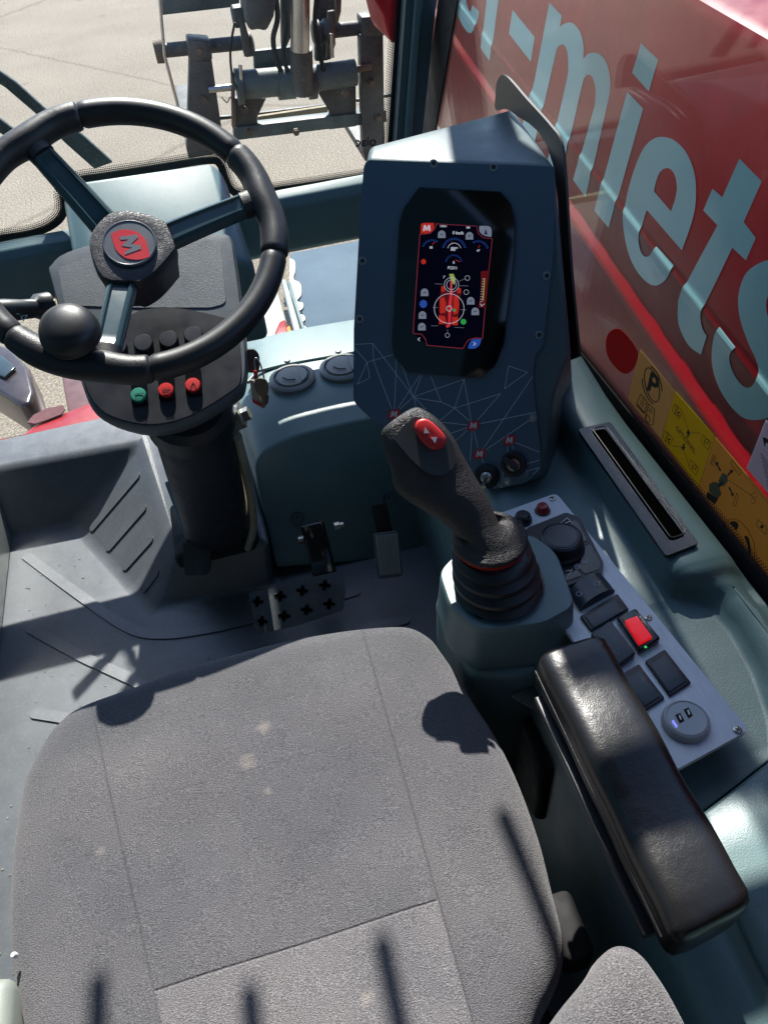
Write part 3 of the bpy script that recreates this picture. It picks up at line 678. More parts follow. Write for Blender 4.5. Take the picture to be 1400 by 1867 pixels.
G1('icon_detail', [seg_poly((cx - 14, cy + 4), (cx + 14, cy - 4), 7) for cx, cy in ((390, 450), (652, 465), (228, 1000), (208, 1215), (202, 1325), (664, 1080), (707, 1180))] + [[(790, 450), (806, 395), (824, 452)]], 6, em('lit_dark_blue', (.03, .04, .10), .5))
G1('blue_icon', [ring_px(216, 1108, 36, 38, 16)], 3, E_BL); G1('green_lamps', [ring_px(595, 1277, 27, 27, 16), ring_px(508, 1168, 14, 14, 12)], 7, E_GN); G1('red_lamp', [ring_px(218, 708, 24, 25, 14)], 3, E_RED2)
# gauges: ticks in arcs
tk = []
for cx, cy, r, a0, a1, nn in ((508, 590, 115, 190, 350, 17), (300, 590, 100, 200, 300, 9), (735, 600, 100, 240, 345, 10), (503, 715, 80, 190, 350, 11)):
    for k in range(nn):
        a = math.radians(a0 + (a1 - a0) * k / (nn - 1)); c_, s_ = math.cos(a), math.sin(a) * .95
        tk.append(seg_poly((cx + c_ * r * .8, cy + s_ * r * .8), (cx + c_ * r, cy + s_ * r), 5))
G1('gauge_ticks', tk, 3, E_BL)
G1('gauge_needles', [seg_poly((490, 545), (485, 515), 5), seg_poly((300, 550), (325, 520), 5), seg_poly((735, 575), (750, 555), 5), seg_poly((520, 690), (560, 710), 5)], 4, E_RED2)
G1('white_rings', [arc_band(460, 1152, 143, 143, 5, 0, 359, 48), arc_band(460, 1152, 28, 28, 6, 0, 359, 24), arc_band(482, 927, 70, 70, 4, 0, 359, 36), arc_band(482, 927, 48, 48, 4, 0, 359, 30), arc_band(508, 590, 64, 60, 5, 190, 350, 20), arc_band(443, 1405, 22, 22, 3, 0, 359, 20), arc_band(622, 997, 24, 24, 3, 0, 359, 20), arc_band(632, 863, 24, 24, 3, 0, 359, 20)], 8, E_WH)
G1('cross_hairs', [seg_poly((305, 1140), (350, 1142), 4), seg_poly((570, 1162), (620, 1164), 4), seg_poly((325, 918), (400, 922), 3), seg_poly((560, 935), (640, 938), 3), seg_poly((550, 895), (610, 870), 3), seg_poly((290, 1314), (355, 1316), 3), seg_poly((510, 1330), (600, 1334), 3), seg_poly((482, 860), (482, 990), 3), seg_poly((445, 1350), (445, 1380), 3)], 6, E_GR)
G('machine_body', [[(385, 935), (420, 940), (425, 985), (470, 1000), (540, 990), (545, 955), (575, 960), (572, 1020), (552, 1060), (560, 1160), (548, 1220), (545, 1310), (360, 1305), (370, 1210), (360, 1160), (368, 1060), (378, 1010)]], 3, E_DR)
G1('machine_parts', [[(388, 940), (416, 943), (420, 990), (384, 990)], [(545, 955), (572, 960), (570, 1010), (535, 1000)], [(362, 1215), (420, 1225), (435, 1290), (365, 1300)], [(485, 1230), (545, 1232), (540, 1310), (490, 1308)], [(500, 1030), (550, 1040), (556, 1120), (540, 1200), (500, 1210)], [(372, 1060), (410, 1040), (432, 1100), (425, 1190), (375, 1200)]], 4, E_RED2)
G1('machine_boom', [[(470, 890), (488, 890), (492, 1000), (470, 1320), (440, 1335), (428, 1320), (452, 1290), (452, 1120), (468, 1000)]], 6, em('lit_bright_red', (.75, .04, .06), .8))
G1('light_cone', [[(460, 825), (500, 822), (520, 870), (510, 930), (480, 900)]], 5, E_YL)
G('load_bar', [[(760, 800), (840, 790), (805, 1140), (740, 1145), (735, 1120), (760, 1050)]], 3, E_DR)
G1('load_scale', [seg_poly((795, 865), (780, 1080), 9)], 5, E_YL)
G1('load_ticks', [seg_poly((752 + (1080 - y) * .1, y), (772 + (1080 - y) * .07, y + 2), 4) for y in range(870, 1090, 24)], 5, E_WH)
G1('arrow_marks', strip([(185, 1428), (165, 1442), (182, 1460)], 7) + strip([(690, 1470), (712, 1486), (688, 1502)], 7) + strip([(755, 1105), (765, 1130), (795, 1105)], 6), 7, E_WH)
def stext(s, x, y, size, mat=None, lv=9, name='screen_text'):
    q = MON.hit(*cz([(x, y)])[0], H + lv * .00012); q2 = MON.hit(*cz([(x + 100, y + 4)])[0], H + lv * .00012); q3 = MON.hit(*cz([(x - 8, y - 100)])[0], H + lv * .00012)
    return text(s, basis(q, q2 - q, q3 - q), size, .00008, mat or E_WH, sc_o, name, bold=size * .03)
u = .000125
G('letter_m', [[(212, 418), (222, 362), (238, 362), (248, 392), (262, 362), (280, 362), (284, 418), (268, 418), (266, 388), (253, 414), (243, 414), (234, 388), (228, 418)]], 9, E_WH)
stext('0 km/h', 545, 437, 38 * u); stext('889', 508, 590, 46 * u); stext('FC511', 492, 768, 36 * u); stext('130041', 405, 373, 24 * u); stext('888', 640, 386, 24 * u)
stext('80', 290, 575, 30 * u); stext('47', 735, 604, 30 * u); stext("1'", 412, 855, 34 * u); stext('0', 503, 717, 34 * u)
# screws in their pale tabs
n_s = 0
for x, y in ((791, 297), (900, 304), (661, 475), (656, 581), (997, 502), (983, 610), (972, 762), (925, 878)):
    c = MON.hit(x, y, .0015); tb = MON.plate('screw_tab', smooth2([(x - 6, y - 6), (x + 3, y - 7), (x + 7, y), (x + 3, y + 7), (x - 6, y + 6)], 3), .0015, .0022, plastic('tab_grey', (.30, .34, .37), .5, 0) if n_s == 0 else bpy.data.materials['tab_grey'], dh); n_s += 1
    s = lathe('screw', c + MON.n * .0006, MON.n, [(.0026, 0), (.0024, .0015), (0, .0022)], ZINC if y > 700 else BLK, tb, 14)
# network line print
def cn(x, y): return (600 + x / 3.111, 560 + y / 3.111)
NL = [[(145, 210), (248, 205), (252, 305), (355, 578)], [(145, 230), (215, 312)], [(248, 205), (478, 508)], [(215, 312), (370, 266)], [(215, 312), (160, 437), (230, 400), (215, 312)], [(383, 285), (370, 578)], [(408, 318), (478, 508)], [(388, 575), (515, 385)], [(400, 580), (478, 508)], [(525, 385), (478, 508)], [(478, 508), (765, 408)], [(577, 392), (635, 538)], [(480, 512), (635, 538), (712, 572), (800, 648)],
      [(765, 408), (712, 572), (620, 650), (785, 668)], [(765, 408), (806, 645)], [(712, 572), (972, 490), (842, 640)], [(482, 515), (500, 600)], [(482, 510), (550, 580)], [(857, 660), (1175, 595)], [(685, 718), (783, 682)], [(720, 755), (788, 692)], [(810, 700), (800, 870)], [(822, 700), (845, 805)], [(872, 805), (1155, 392)], [(890, 808), (1148, 632)], [(1018, 333), (1125, 368), (995, 463), (1018, 333)], [(1058, 768), (1193, 822)], [(1015, 783), (1011, 822)], [(1036, 783), (1048, 805)], [(865, 862), (878, 882)], [(1115, 890), (1196, 866)], [(1195, 908), (1120, 930), (1118, 965)], [(1190, 915), (1155, 950)], [(935, 970), (978, 1025), (992, 880)]]
bm = bmesh.new()
k = 0
for pl in NL:
    for a, b in zip(pl, pl[1:]):
        A_, B_ = MON.hit(*cn(*a), .0018), MON.hit(*cn(*b), .0018); d = (B_ - A_).normalized(); nn = MON.n.cross(d)
        k += 1; add_box(bm, (A_ + B_) / 2 + MON.n * (.000011 * (k % 13)), d, nn, MON.n, (B_ - A_).length, .00055, .0004)
bm_obj('network_print', bm, LINE, dh, 0)
for x, y in ((367, 607), (817, 672), (852, 833), (1022, 755)):
    q = lambda a, b: cn(x + a, y + b)
    lf = MON.plate('leaf_logo', [smooth2([q(-36, 26) + (1,), q(-30, -5), q(-18, -24), q(36, -28) + (1,), q(32, 6), q(12, 26)], 5)], .0018, .0026, REDF, dh)
    c = MON.hit(*q(0, 0), .0026); c2 = MON.hit(*q(60, -6), .0026); c3 = MON.hit(*q(6, -60), .0026)
    MON.plate('letter_m', [[q(*p) for p in ((-20, 16), (-12, -18), (-4, -18), (1, 0), (9, -18), (19, -18), (16, 16), (8, 16), (9, -4), (2, 12), (-3, 12), (-8, -3), (-11, 16))]], .0027, .0031, WHITE, lf)
# toggle switch and key switch
c = MON.hit(888, 868, .0015); tg = lathe('toggle_switch', c, MON.n, [(.016, 0), (.016, .003), (.013, .007), (.009, .009), (.008, .008)], BLKM, dh, 32)
lathe('nut', c + MON.n * .006, MON.n, [(.0075, 0), (.0075, .004), (.005, .006), (0, .006)], STEEL, tg, 24)
tube('lever', [c + MON.n * .010, c + MON.n * .026 + V((0, 0, -.004)), c + MON.n * .034 + V((0, 0, -.009))], [.0022, .0026, .0036], STEEL, tg, 12)
c = MON.hit(937, 845, .0015); kg = lathe('key_switch', c, MON.n, [(.016, 0), (.016, .005), (.0145, .008), (.012, .008), (.0118, .006), (.0, .006)], BLK, dh, 36)
lathe('barrel', c + MON.n * .006, MON.n, [(.0085, 0), (.008, .003), (0, .003)], STEEL, kg, 24)
xa = MON.m.to_3x3() @ V((.8, -.6, 0)); ya = MON.m.to_3x3() @ V((.6, .8, 0)); bm = bmesh.new(); add_box(bm, c + MON.n * .013 - xa * .004, xa, ya, MON.n, .022, .007, .010); bm_obj('lever', bm, BLK, kg, 40, .002)
# visor behind
vp_ = X(960, 300, .405)
VIS = Plane(vp_, (0, -1, 0), (0, 0, 1))
vz = thing('side_visor', 'thin charcoal visor sheet with rounded top standing behind the display housing', 'visor', VIS.hit(1040, 600))
VIS.plate('sheet', smooth2([(903, 175), (907, 145), (922, 138), (960, 180), (1003, 228), (1022, 258), (1030, 320), (1040, 480), (1056, 650, 1), (1030, 660, 1), (1008, 300), (935, 205), (905, 200)], 5), -.002, .001, OUTL, vz)
# ================================================================== JOYSTICK
ped = thing('joystick_pedestal', 'moulded teal pedestal carrying the joystick right beside the seat', 'pedestal', Z(910, 1090, .3))
def zring(px, z, r=14, n=5, grow=0):
    P = [Z(x, y, z) for x, y in px]; P = fillet([(p.x, p.y) for p in P], r, n); return P
top = [(800, 1046), (838, 1008), (962, 978), (1008, 1012), (1042, 1108), (985, 1140), (872, 1152), (822, 1112)]
base = [(p.x, p.y) for p in [Z(x, y, .60) for x, y in top]]
cxx, cyy = sum(p[0] for p in base) / 8, sum(p[1] for p in base) / 8
base = [(cxx + (p[0] - cxx) * 1.05 + .002, cyy + (p[1] - cyy) * 1.04) for p in base]
def sc_ring(k, z, dx=0, dy=0, rr=.013):
    q = fillet([(cxx + (p[0] - cxx) * k + dx, cyy + (p[1] - cyy) * k + dy) for p in base], rr, 5); return [V((p[0], p[1], z)) for p in q]
rg = [sc_ring(.60, .603), sc_ring(.90, .604), sc_ring(.965, .6035), sc_ring(.99, .600), sc_ring(1.0, .594), sc_ring(1.02, .575), sc_ring(1.05, .555), sc_ring(1.08, .545), sc_ring(1.08, .538), sc_ring(1.05, .533), sc_ring(.98, .532)]
loft('upper_shell', rg, TEAL, ped, True, 50)
lw = [(802, 1100), (900, 1060), (1040, 1090), (1040, 1200), (940, 1230), (860, 1225)]
def lring(z, px=lw, zz=.53, k=1.0, rr=.015):
    P = [Z(x, y, zz) for x, y in px]; cx_, cy_ = sum(p.x for p in P) / len(P), sum(p.y for p in P) / len(P)
    q = fillet([(cx_ + (p.x - cx_) * k, cy_ + (p.y - cy_) * k) for p in P], rr, 4); return [V((p[0], p[1], z)) for p in q]
loft('lower_shell', [lring(.534, k=1.0), lring(.531, k=1.07), lring(.520, k=1.10), lring(.40, k=1.13), lring(.20, k=1.16), lring(0, k=1.18)], TEAL, ped, True, 50)
# boot plate
bp = fillet([(832, 1050), (900, 1000), (983, 1025), (995, 1074), (973, 1095), (874, 1124), (838, 1092)], 8, 3)
BPL = Plane((.2, .5, .604), (1, 0, 0), (0, 1, 0))
js = thing('joystick', 'black rubber joystick with pistol grip, red rocker and folded gaiter', 'joystick', BPL.hit(900, 1070))
bo_ = BPL.plate('base_plate', [bp], 0, .006, BLKG, js)
c1 = T(893, 985, 1400 * .57e-3)
cb = BPL.hit(908, 1066, .006); c1 = V((Z(893, 985, .655).x, Z(893, 985, .655).y, .655))
axd = (c1 - cb).normalized(); axd = (axd + EZ * 1.2).normalized(); L_ = (c1 - cb).length
def along(h): return cb + (c1 - cb) * (h / L_)
prof = [(.0465, 0), (.0445, .003), (.0415, .005), (.0455, .009), (.0458, .0125), (.041, .0165), (.0405, .0175), (.0438, .021), (.0438, .0245), (.039, .028), (.0385, .029), (.0418, .0325), (.0412, .036), (.036, .040)]
bm = bmesh.new(); rings = []
for r, h in prof:
    q = cb.lerp(c1, min(1, h / .047)); q.z = cb.z + h * .95; rings.append([q + V((math.cos(a) * r, math.sin(a) * r, 0)) for a in [k * 2 * math.pi / 44 for k in range(44)]])
loft('gaiter', rings, RUBS, js, True, 30)
zc = cb.z + .040
C1 = V((c1.x, c1.y, 0))
lathe('red_ring', C1 + EZ * zc, EZ, [(.0355, -.002), (.0375, .001), (.0375, .005), (.034, .007)], plastic('ring_red', (.55, .03, .01), .4, 0), js, 44)
# grip: collar flowing into the handle
gr = [(695, 795, 768, 744), (700, 818, 790, 757), (706, 838, 812, 778), (713, 857, 828, 800), (716, 876, 843, 828), (722, 893, 857, 853), (742, 912, 868, 872), (768, 928, 880, 892), (795, 945, 891, 912), (818, 962, 901, 935), (834, 980, 910, 955)]
hd = V((.155, .569, .747)); tH = (hd - CAM).dot(V((F.x * 0, 0, 0))) if False else None
def depth_of(P): v = V(P) - CAM; return v.x * R.z + v.y * F.z - v.z * D.z
d_top, d_bot = depth_of(hd) - .004, depth_of(C1 + EZ * (zc + .012))
rings = []; NG = len(gr); thk = [.013, .017, .019, .0205, .020, .019, .020, .021, .021, .021, .022]
GP = []
for i, (lx, ly, rx, ry) in enumerate(gr):
    s = i / (NG - 1); dd = d_top + (d_bot - d_top) * s; a, b = T(lx, ly, dd), T(rx, ry, dd); GP.append((a, b, thk[i]))
view = (ray(800, 870)).normalized()
def grip_ring(a, b, th, n=28, p=2.3):
    c = (a + b) / 2; e1 = (b - a) / 2; out = []
    for k in range(n):
        t_a = 2 * math.pi * k / n; cs, sn = math.cos(t_a), math.sin(t_a)
        out.append(c + e1 * math.copysign(abs(cs) ** (2 / p), cs) + (-view) * th * math.copysign(abs(sn) ** (2 / p), sn))
    return out
fine = []
for i in range(NG - 1):
    g4 = [GP[max(i - 1, 0)], GP[i], GP[i + 1], GP[min(i + 2, NG - 1)]]
    for s in range(4):
        t = s / 4; f = lambda j: .5 * ((2 * g4[1][j]) + (g4[2][j] - g4[0][j]) * t + (2 * g4[0][j] - 5 * g4[1][j] + 4 * g4[2][j] - g4[3][j]) * t * t + (3 * g4[1][j] - g4[0][j] - 3 * g4[2][j] + g4[3][j]) * t ** 3)
        fine.append((f(0), f(1), f(2)))
fine.append(GP[-1])
a, b, th = fine[0]; cdir = ((fine[0][0] + fine[0][1]) - (fine[3][0] + fine[3][1])).normalized()
caps = []
for k, (sc_, off) in enumerate(((.35, .006), (.72, .005), (.9, .003))):
    c = (a + b) / 2 + cdir * off; caps.append(grip_ring(c + (a - (a + b) / 2) * sc_, c + (b - (a + b) / 2) * sc_, th * sc_))
rings = caps + [grip_ring(*q) for q in fine]
# blend into collar disc
last = rings[-1]; lc = sum((p for p in last), V()) / len(last)
def circ(r, z, ref, c):
    out = []
    for p in ref:
        d = p - lc; d = V((d.x, d.y, 0)); a_ = math.atan2(d.y, d.x); out.append(V((c.x + math.cos(a_) * r, c.y + math.sin(a_) * r, z)))
    return out
cc = V((C1.x, C1.y, 0))
e_top = zc + .018
rl = circ(.026, e_top, last, cc); rings.append([p.lerp(q, .55) for p, q in zip(last, rl)])
rings += [rl, circ(.031, zc + .0125, last, cc), circ(.0365, zc + .011, last, cc), circ(.0385, zc + .009, last, cc), circ(.0388, zc + .006, last, cc), circ(.036, zc + .005, last, cc)]
loft('grip', rings, GRIP, js, True, 60)
# head inlay and rocker
hc = (fine[3][0] + fine[3][1]) / 2 - view * (fine[3][2] + .0002)
e_across = (fine[3][1] - fine[3][0]).normalized(); e_al = ((fine[0][0] + fine[0][1]) - (fine[12][0] + fine[12][1])).normalized()
TOPc = (fine[1][0] + fine[1][1]) / 2 - view * fine[1][2]; BOTc = (fine[13][0] + fine[13][1]) / 2 - view * fine[13][2]
HEAD = Plane((TOPc + BOTc) / 2, e_across, (TOPc - BOTc))
inl = smooth2([(718, 800, 1), (736, 776), (757, 759, 1), (790, 771), (815, 793), (828, 818), (829, 845), (818, 860), (800, 867), (776, 860), (745, 832)], 5)
hp = HEAD.plate('head_inlay', [inl], -.004, .0016, plastic('inlay_plastic', (.075, .075, .075), .4, 1200, .3, .0004), js)
0 and HEAD.plate('inlay_dish', [ring_px(783, 838, 25, 24, 24, rot=20)], .0016, .0019, plastic('dish', (.06, .06, .062), .4, 900), hp)
rko = [(756, 778), (762, 767), (777, 765), (795, 778), (810, 795), (812, 808), (803, 818), (789, 820), (775, 812), (761, 795)]
P0_ = [HEAD.hit(x, y, .0019) for x, y in [(q[0], q[1]) for q in smooth2(rko, 3)]]
m_ = sum(P0_, V()) / len(P0_)
rings = [P0_, [p + HEAD.n * .006 for p in P0_], [m_ + (p - m_) * .95 + HEAD.n * .0078 for p in P0_], [m_ + (p - m_) * .82 + HEAD.n * .0086 for p in P0_], [m_ + (p - m_) * .3 + HEAD.n * .0084 for p in P0_]]
rk = loft('rocker_button', rings, REDB, hp, True, 60)
HEAD.multi('arrow_mark', [[(773, 790), (783, 789), (775, 779)]], .0105, .0109, WHITE, rk)
HEAD.multi('arrow_mark', [[(786, 797), (797, 797), (793, 808)]], .0105, .0109, WHITE, rk)
# ================================================================== ARMREST
ar = thing('armrest', 'worn glossy black leatherette armrest on a thin black bracket', 'armrest', Z(1170, 1450, .60))
AZ = .665
aTL, aTR, aBR, aBL = Z(982, 1200, AZ), Z(1112, 1158, AZ), Z(1374, 1612, AZ), Z(1220, 1692, AZ)
def arm_ring(s, shrink, drop):
    L, Rr = aTL.lerp(aBL, s), aTR.lerp(aBR, s); c = (L + Rr) / 2; w = (Rr - L) / 2; out = []
    HH = .024
    for k in range(36):
        t_a = 2 * math.pi * k / 36; cs, sn = math.cos(t_a), math.sin(t_a); p = 4.2
        x = math.copysign(abs(cs) ** (2 / p), cs); z = math.copysign(abs(sn) ** (2 / p), sn)
        wid = .97 + (.04 if z < 0 else 0)
        out.append(c + w * x * shrink * wid + EZ * ((z * HH) * (shrink * .4 + .6) - HH - drop))
    return out
rings = [arm_ring(-.035, .55, .006), arm_ring(-.032, .8, .003), arm_ring(-.022, .94, .001), arm_ring(-.005, 1.0, 0)] + [arm_ring(s / 14, 1.0 + .015 * math.sin(s * 1.3), .0012 * math.sin(s * .9)) for s in range(1, 14)] + [arm_ring(1.0, 1.0, 0), arm_ring(1.025, .95, .002), arm_ring(1.04, .84, .005), arm_ring(1.045, .6, .009)]
loft('pad', rings, ARML, ar, True, 60)
dA = (aBL - aTL).normalized(); nA = V((dA.y, -dA.x, 0))
box('bracket', (aTL + aBL) / 2 + V((.0, 0, -.052)) - nA * .001, (.012, (aBL - aTL).length * .92, .008), BLK, ar, .002, nA, dA, EZ)
box('support_arm', (aTR + aTL) / 2 + dA * .11 + V((.012, 0, -.066)), (.045, .20, .022), BLK, ar, .004, nA, dA, EZ)
# bin under the armrest
ub = thing('underside_bin', 'dark plastic bin with a brownish lid, under the front of the armrest', 'storage bin', Z(985, 1330, .40))
box('bin_body', Z(985, 1330, .42) + V((.02, .0, -.05)), (.085, .115, .15), BLKM, ub, .012)
p = Z(968, 1277, .50); q = Z(1010, 1290, .50)
prism('bin_lid', [Z(932, 1272, .5), Z(975, 1252, .5), Z(1010, 1300, .5), Z(990, 1305, .5)], (0, 0, .006), plastic('lid_brown', (.16, .15, .13), .5, 300), ub, .001)
rp = []
for i in range(9):
    a = i / 8 * math.pi; rr = .030 * math.sin(a) + .001
    c = Z(1012, 1385, .47) + V((0, .032 * math.cos(a), .012 * math.sin(a * 3) - .02)); rp.append([c + V((rr * math.cos(k * math.pi / 8), 0, rr * .9 * math.sin(k * math.pi / 8) * (1 + .1 * math.sin(k * 2 + i)))) for k in range(16)])

# ================================================================== SEAT
def fabric(name, c, seams=(), panel=None):
    m, t, b, o = nm(name)
    tc = t.nodes.new('ShaderNodeTexCoord')
    mp = t.nodes.new('ShaderNodeMapping'); mp.inputs['Rotation'].default_value = (0, 0, .12); mp.inputs['Scale'].default_value = (1, 1.7, 1); t.links.new(tc.outputs['Object'], mp.inputs[0])
    vo = t.nodes.new('ShaderNodeTexVoronoi'); vo.inputs['Scale'].default_value = 560; t.links.new(mp.outputs[0], vo.inputs['Vector'])
    n1 = noise_n(t, 820, 2, .6, vec=mp.outputs[0]); n2 = noise_n(t, 7, 5, .6); n3 = noise_n(t, 16, 3, .5)
    r1 = ramp(t, n1.outputs[0], [(.36, mul(c, .58)), (.52, c), (.64, mul(c, 1.65))])
    r2 = ramp(t, n2.outputs[0], [(.3, (.80, .80, .82)), (.7, (1.12, 1.08, 1.03))])
    mx = t.nodes.new('ShaderNodeMix'); mx.data_type = 'RGBA'; mx.blend_type = 'MULTIPLY'; mx.inputs[0].default_value = 1
    t.links.new(r1.outputs[0], mx.inputs[6]); t.links.new(r2.outputs[0], mx.inputs[7]); cur = mx.outputs[2]
    def dotp(nv, off):
        d = t.nodes.new('ShaderNodeVectorMath'); d.operation = 'DOT_PRODUCT'; t.links.new(tc.outputs['Object'], d.inputs[0]); d.inputs[1].default_value = nv
        return math_n(t, 'SUBTRACT', d.outputs['Value'], off)
    hs = None; lines = []
    for p, q in seams:
        d = (q - p); d.z = 0; d.normalize(); nv = V((-d.y, d.x, 0)); lines.append(dotp(nv, nv.dot(p)))
    def groove(l, wdt=.0016): return math_n(t, 'MINIMUM', math_n(t, 'DIVIDE', math_n(t, 'ABSOLUTE', l), wdt), 1.0)
    if lines:
        g_ = math_n(t, 'MINIMUM', groove(lines[0]), groove(lines[1]))
        inside = math_n(t, 'MULTIPLY', math_n(t, 'GREATER_THAN', lines[0], 0.0), math_n(t, 'LESS_THAN', lines[1], 0.0))
        outside = math_n(t, 'SUBTRACT', 1.0, inside)
        g_ = math_n(t, 'MINIMUM', g_, math_n(t, 'MAXIMUM', groove(lines[2]), outside))
        g2 = math_n(t, 'MAXIMUM', groove(lines[3], .0012), outside); g_ = math_n(t, 'MINIMUM', g_, math_n(t, 'ADD', math_n(t, 'MULTIPLY', g2, .15), .85))
        hs = g_
        pm = math_n(t, 'MULTIPLY', inside, math_n(t, 'LESS_THAN', lines[2], 0.0))
        k = t.nodes.new('ShaderNodeMix'); k.data_type = 'RGBA'; k.blend_type = 'MULTIPLY'; t.links.new(pm, k.inputs[0]); t.links.new(cur, k.inputs[6]); k.inputs[7].default_value = (1.45, 1.42, 1.38, 1); k.clamp_result = False; cur = k.outputs[2]
        gl = ramp(t, g_, [(0, (.74, .74, .74)), (1, (1, 1, 1))]); k = t.nodes.new('ShaderNodeMix'); k.data_type = 'RGBA'; k.blend_type = 'MULTIPLY'; k.inputs[0].default_value = 1
        t.links.new(cur, k.inputs[6]); t.links.new(gl.outputs[0], k.inputs[7]); cur = k.outputs[2]
        # dried mud marks
        for (px, py, rr) in ((452, 1392, .010), (482, 1330, .009), (186, 1555, .006), (668, 1820, .007), (490, 1445, .005)):
            sp_ = Z(px, py, .54); d = t.nodes.new('ShaderNodeVectorMath'); d.operation = 'DISTANCE'; d.inputs[1].default_value = sp_
            t.links.new(tc.outputs['Object'], d.inputs[0]); e = math_n(t, 'ADD', math_n(t, 'DIVIDE', d.outputs['Value'], rr), math_n(t, 'MULTIPLY', noise_n(t, 190, 4, .7).outputs[0], 1.6))
            f = ramp(t, e, [(.75, (.5,) * 3), (1.0, (0, 0, 0))]); f.color_ramp.elements[0].position = .35
            e2 = math_n(t, 'SUBTRACT', 1.9, e); e2 = math_n(t, 'MULTIPLY', math_n(t, 'MAXIMUM', math_n(t, 'MINIMUM', e2, 1.0), 0.0), .32)
            k = t.nodes.new('ShaderNodeMix'); k.data_type = 'RGBA'; t.links.new(e2, k.inputs[0]); t.links.new(cur, k.inputs[6]); k.inputs[7].default_value = (.40, .35, .29, 1); cur = k.outputs[2]
    t.links.new(cur, b.inputs['Base Color']); b.inputs['Roughness'].default_value = .9; b.inputs['Specular IOR Level'].default_value = .15
    b.inputs['Sheen Weight'].default_value = .25; b.inputs['Sheen Roughness'].default_value = .5
    bm_ = bump(t, b, vo.outputs['Distance'], .55, .0012); bm_ = bump(t, b, n1.outputs[0], .5, .001, bm_); bm_ = bump(t, b, n3.outputs[0], .35, .006, bm_)
    if hs: bump(t, b, hs, .6, .002, bm_)
    return m
zs = .542
seams = [(Z(292, 1867, zs), Z(200, 1440, zs)), (Z(862, 1867, zs), Z(742, 1440, zs)), (Z(285, 1806, zs), Z(785, 1646, zs)), (Z(195, 1478, zs), Z(735, 1330, zs))]
# orient: seam0: inside to the right (>0); seam1: inside (<0); seam2: nearer the camera (<0)
def orient(sg, pt, want):
    p, q = sg; d = q - p; nv = V((-d.y, d.x, 0)); v = nv.dot(pt - p); return sg if (v > 0) == want else (q, p)
mid = Z(540, 1750, zs); seams = [orient(seams[0], mid, True), orient(seams[1], mid, False), orient(seams[2], mid, False), seams[3]]
FAB = fabric('seat_fabric', (.101, .101, .110), seams); FAB2 = fabric('backrest_fabric', (.12, .116, .12))
seat = thing('driver_seat', 'grey woven fabric driver seat cushion with sewn seams and dried mud marks', 'seat', (-.07, .25, 0))
so_px = [(22, 1660), (30, 1540), (48, 1440), (72, 1385), (102, 1338), (150, 1300), (250, 1262), (330, 1232), (420, 1204), (520, 1178), (620, 1160), (700, 1152), (752, 1153), (785, 1170), (806, 1196), (832, 1234), (866, 1290), (905, 1350), (942, 1425), (980, 1530), (1003, 1620), (1024, 1710), (1022, 1768), (1003, 1820), (980, 1867), (930, 1990), (800, 2060), (300, 2080), (90, 1990), (45, 1867), (26, 1760)]
ol = [Z(x, y, .516) for x, y in so_px]; ol = catmull(ol, 6, True)
cs = V((sum(p.x for p in ol) / len(ol), sum(p.y for p in ol) / len(ol), 0))
def sring(k, z, inset=0):
    out = []
    for p in ol:
        d = V((p.x - cs.x, p.y - cs.y, 0)); L = d.length; out.append(cs + d * ((L - inset) / L) * k + EZ * z)
    return out
def dome(p):
    zf = .542 + .004 * math.exp(-((p.y - .42) / .06) ** 2) + .0015 * math.sin(p.x * 40 + 1) * math.sin(p.y * 33) - .0015 * math.exp(-(((p.x + .08) / .12) ** 2))
    return zf
rings = [sring(1, .43, .045), sring(1, .435, .016), sring(1, .455, .004), sring(1, .485, 0), sring(1, .512, -.001), sring(1, .524, .002), sring(1, .533, .007), sring(1, .5385, .015)]
for ins in (.026, .040): rings.append(sring(1, .5415, ins))
for k in range(1, 16): 
    f_ = 1 - k / 16; r = [cs + (V((p.x, p.y, 0)) - cs) * f_ for p in rings[9]]; rings.append([V((p.x, p.y, dome(p))) for p in r])
loft('cushion', rings, FAB, seat, True, 70)
box('seat_base', (-.07, .20, .37), (.40, .40, .10), BLK, seat, .02)
# scissor suspension (bellows), seen dark below the cushion
box('suspension', (-.07, .18, .17), (.34, .36, .33), BLKM, seat, .02)
# belt stalk on the right
tube('belt_stalk', [V((.168, .05, .33)), V((.172, .10, .40)), V((.176, .125, .445))], [.014, .016, .012], BLK, seat, 12)
box('belt_buckle', Z(1032, 1700, .42), (.030, .062, .05), BLKM, seat, .008)
box('seat_trim', (-.322, .11, .50), (.028, .30, .10), plastic('seat_side_grey', (.30, .33, .29), .5, 500), seat, .012)
lathe('trim_pin', Z(25, 1742, .55), V((-.2, 0, 1)), [(.0024, -.003), (.0026, .0), (.002, .0015), (0, .0015)], WHITE, seat, 14)
# backrest: right lower bolster seen at the frame edge, the rest behind the viewer
bpx = [(1000, 1867), (1062, 1788), (1085, 1752), (1120, 1728), (1160, 1740), (1200, 1790), (1235, 1850), (1255, 1900), (1262, 2000), (1100, 2120), (900, 2100), (930, 1990)]
bo2 = catmull([Z(x, y, .72) for x, y in bpx], 5, True); cb2 = sum(bo2, V()) / len(bo2)
def bring(k, z, dy=0): return [V((cb2.x + (p.x - cb2.x) * k, cb2.y + (p.y - cb2.y) * k + dy, z)) for p in bo2]
loft('backrest_bolster', [bring(.6, .62, 0), bring(.9, .63), bring(.98, .65), bring(1.0, .69), bring(.99, .715), bring(.95, .73), bring(.86, .742), bring(.7, .749), bring(.4, .753), bring(.05, .755)], FAB2, seat, True, 70)
box('backrest', (-.07, -.30, .85), (.46, .10, .62), FAB2, seat, .04)
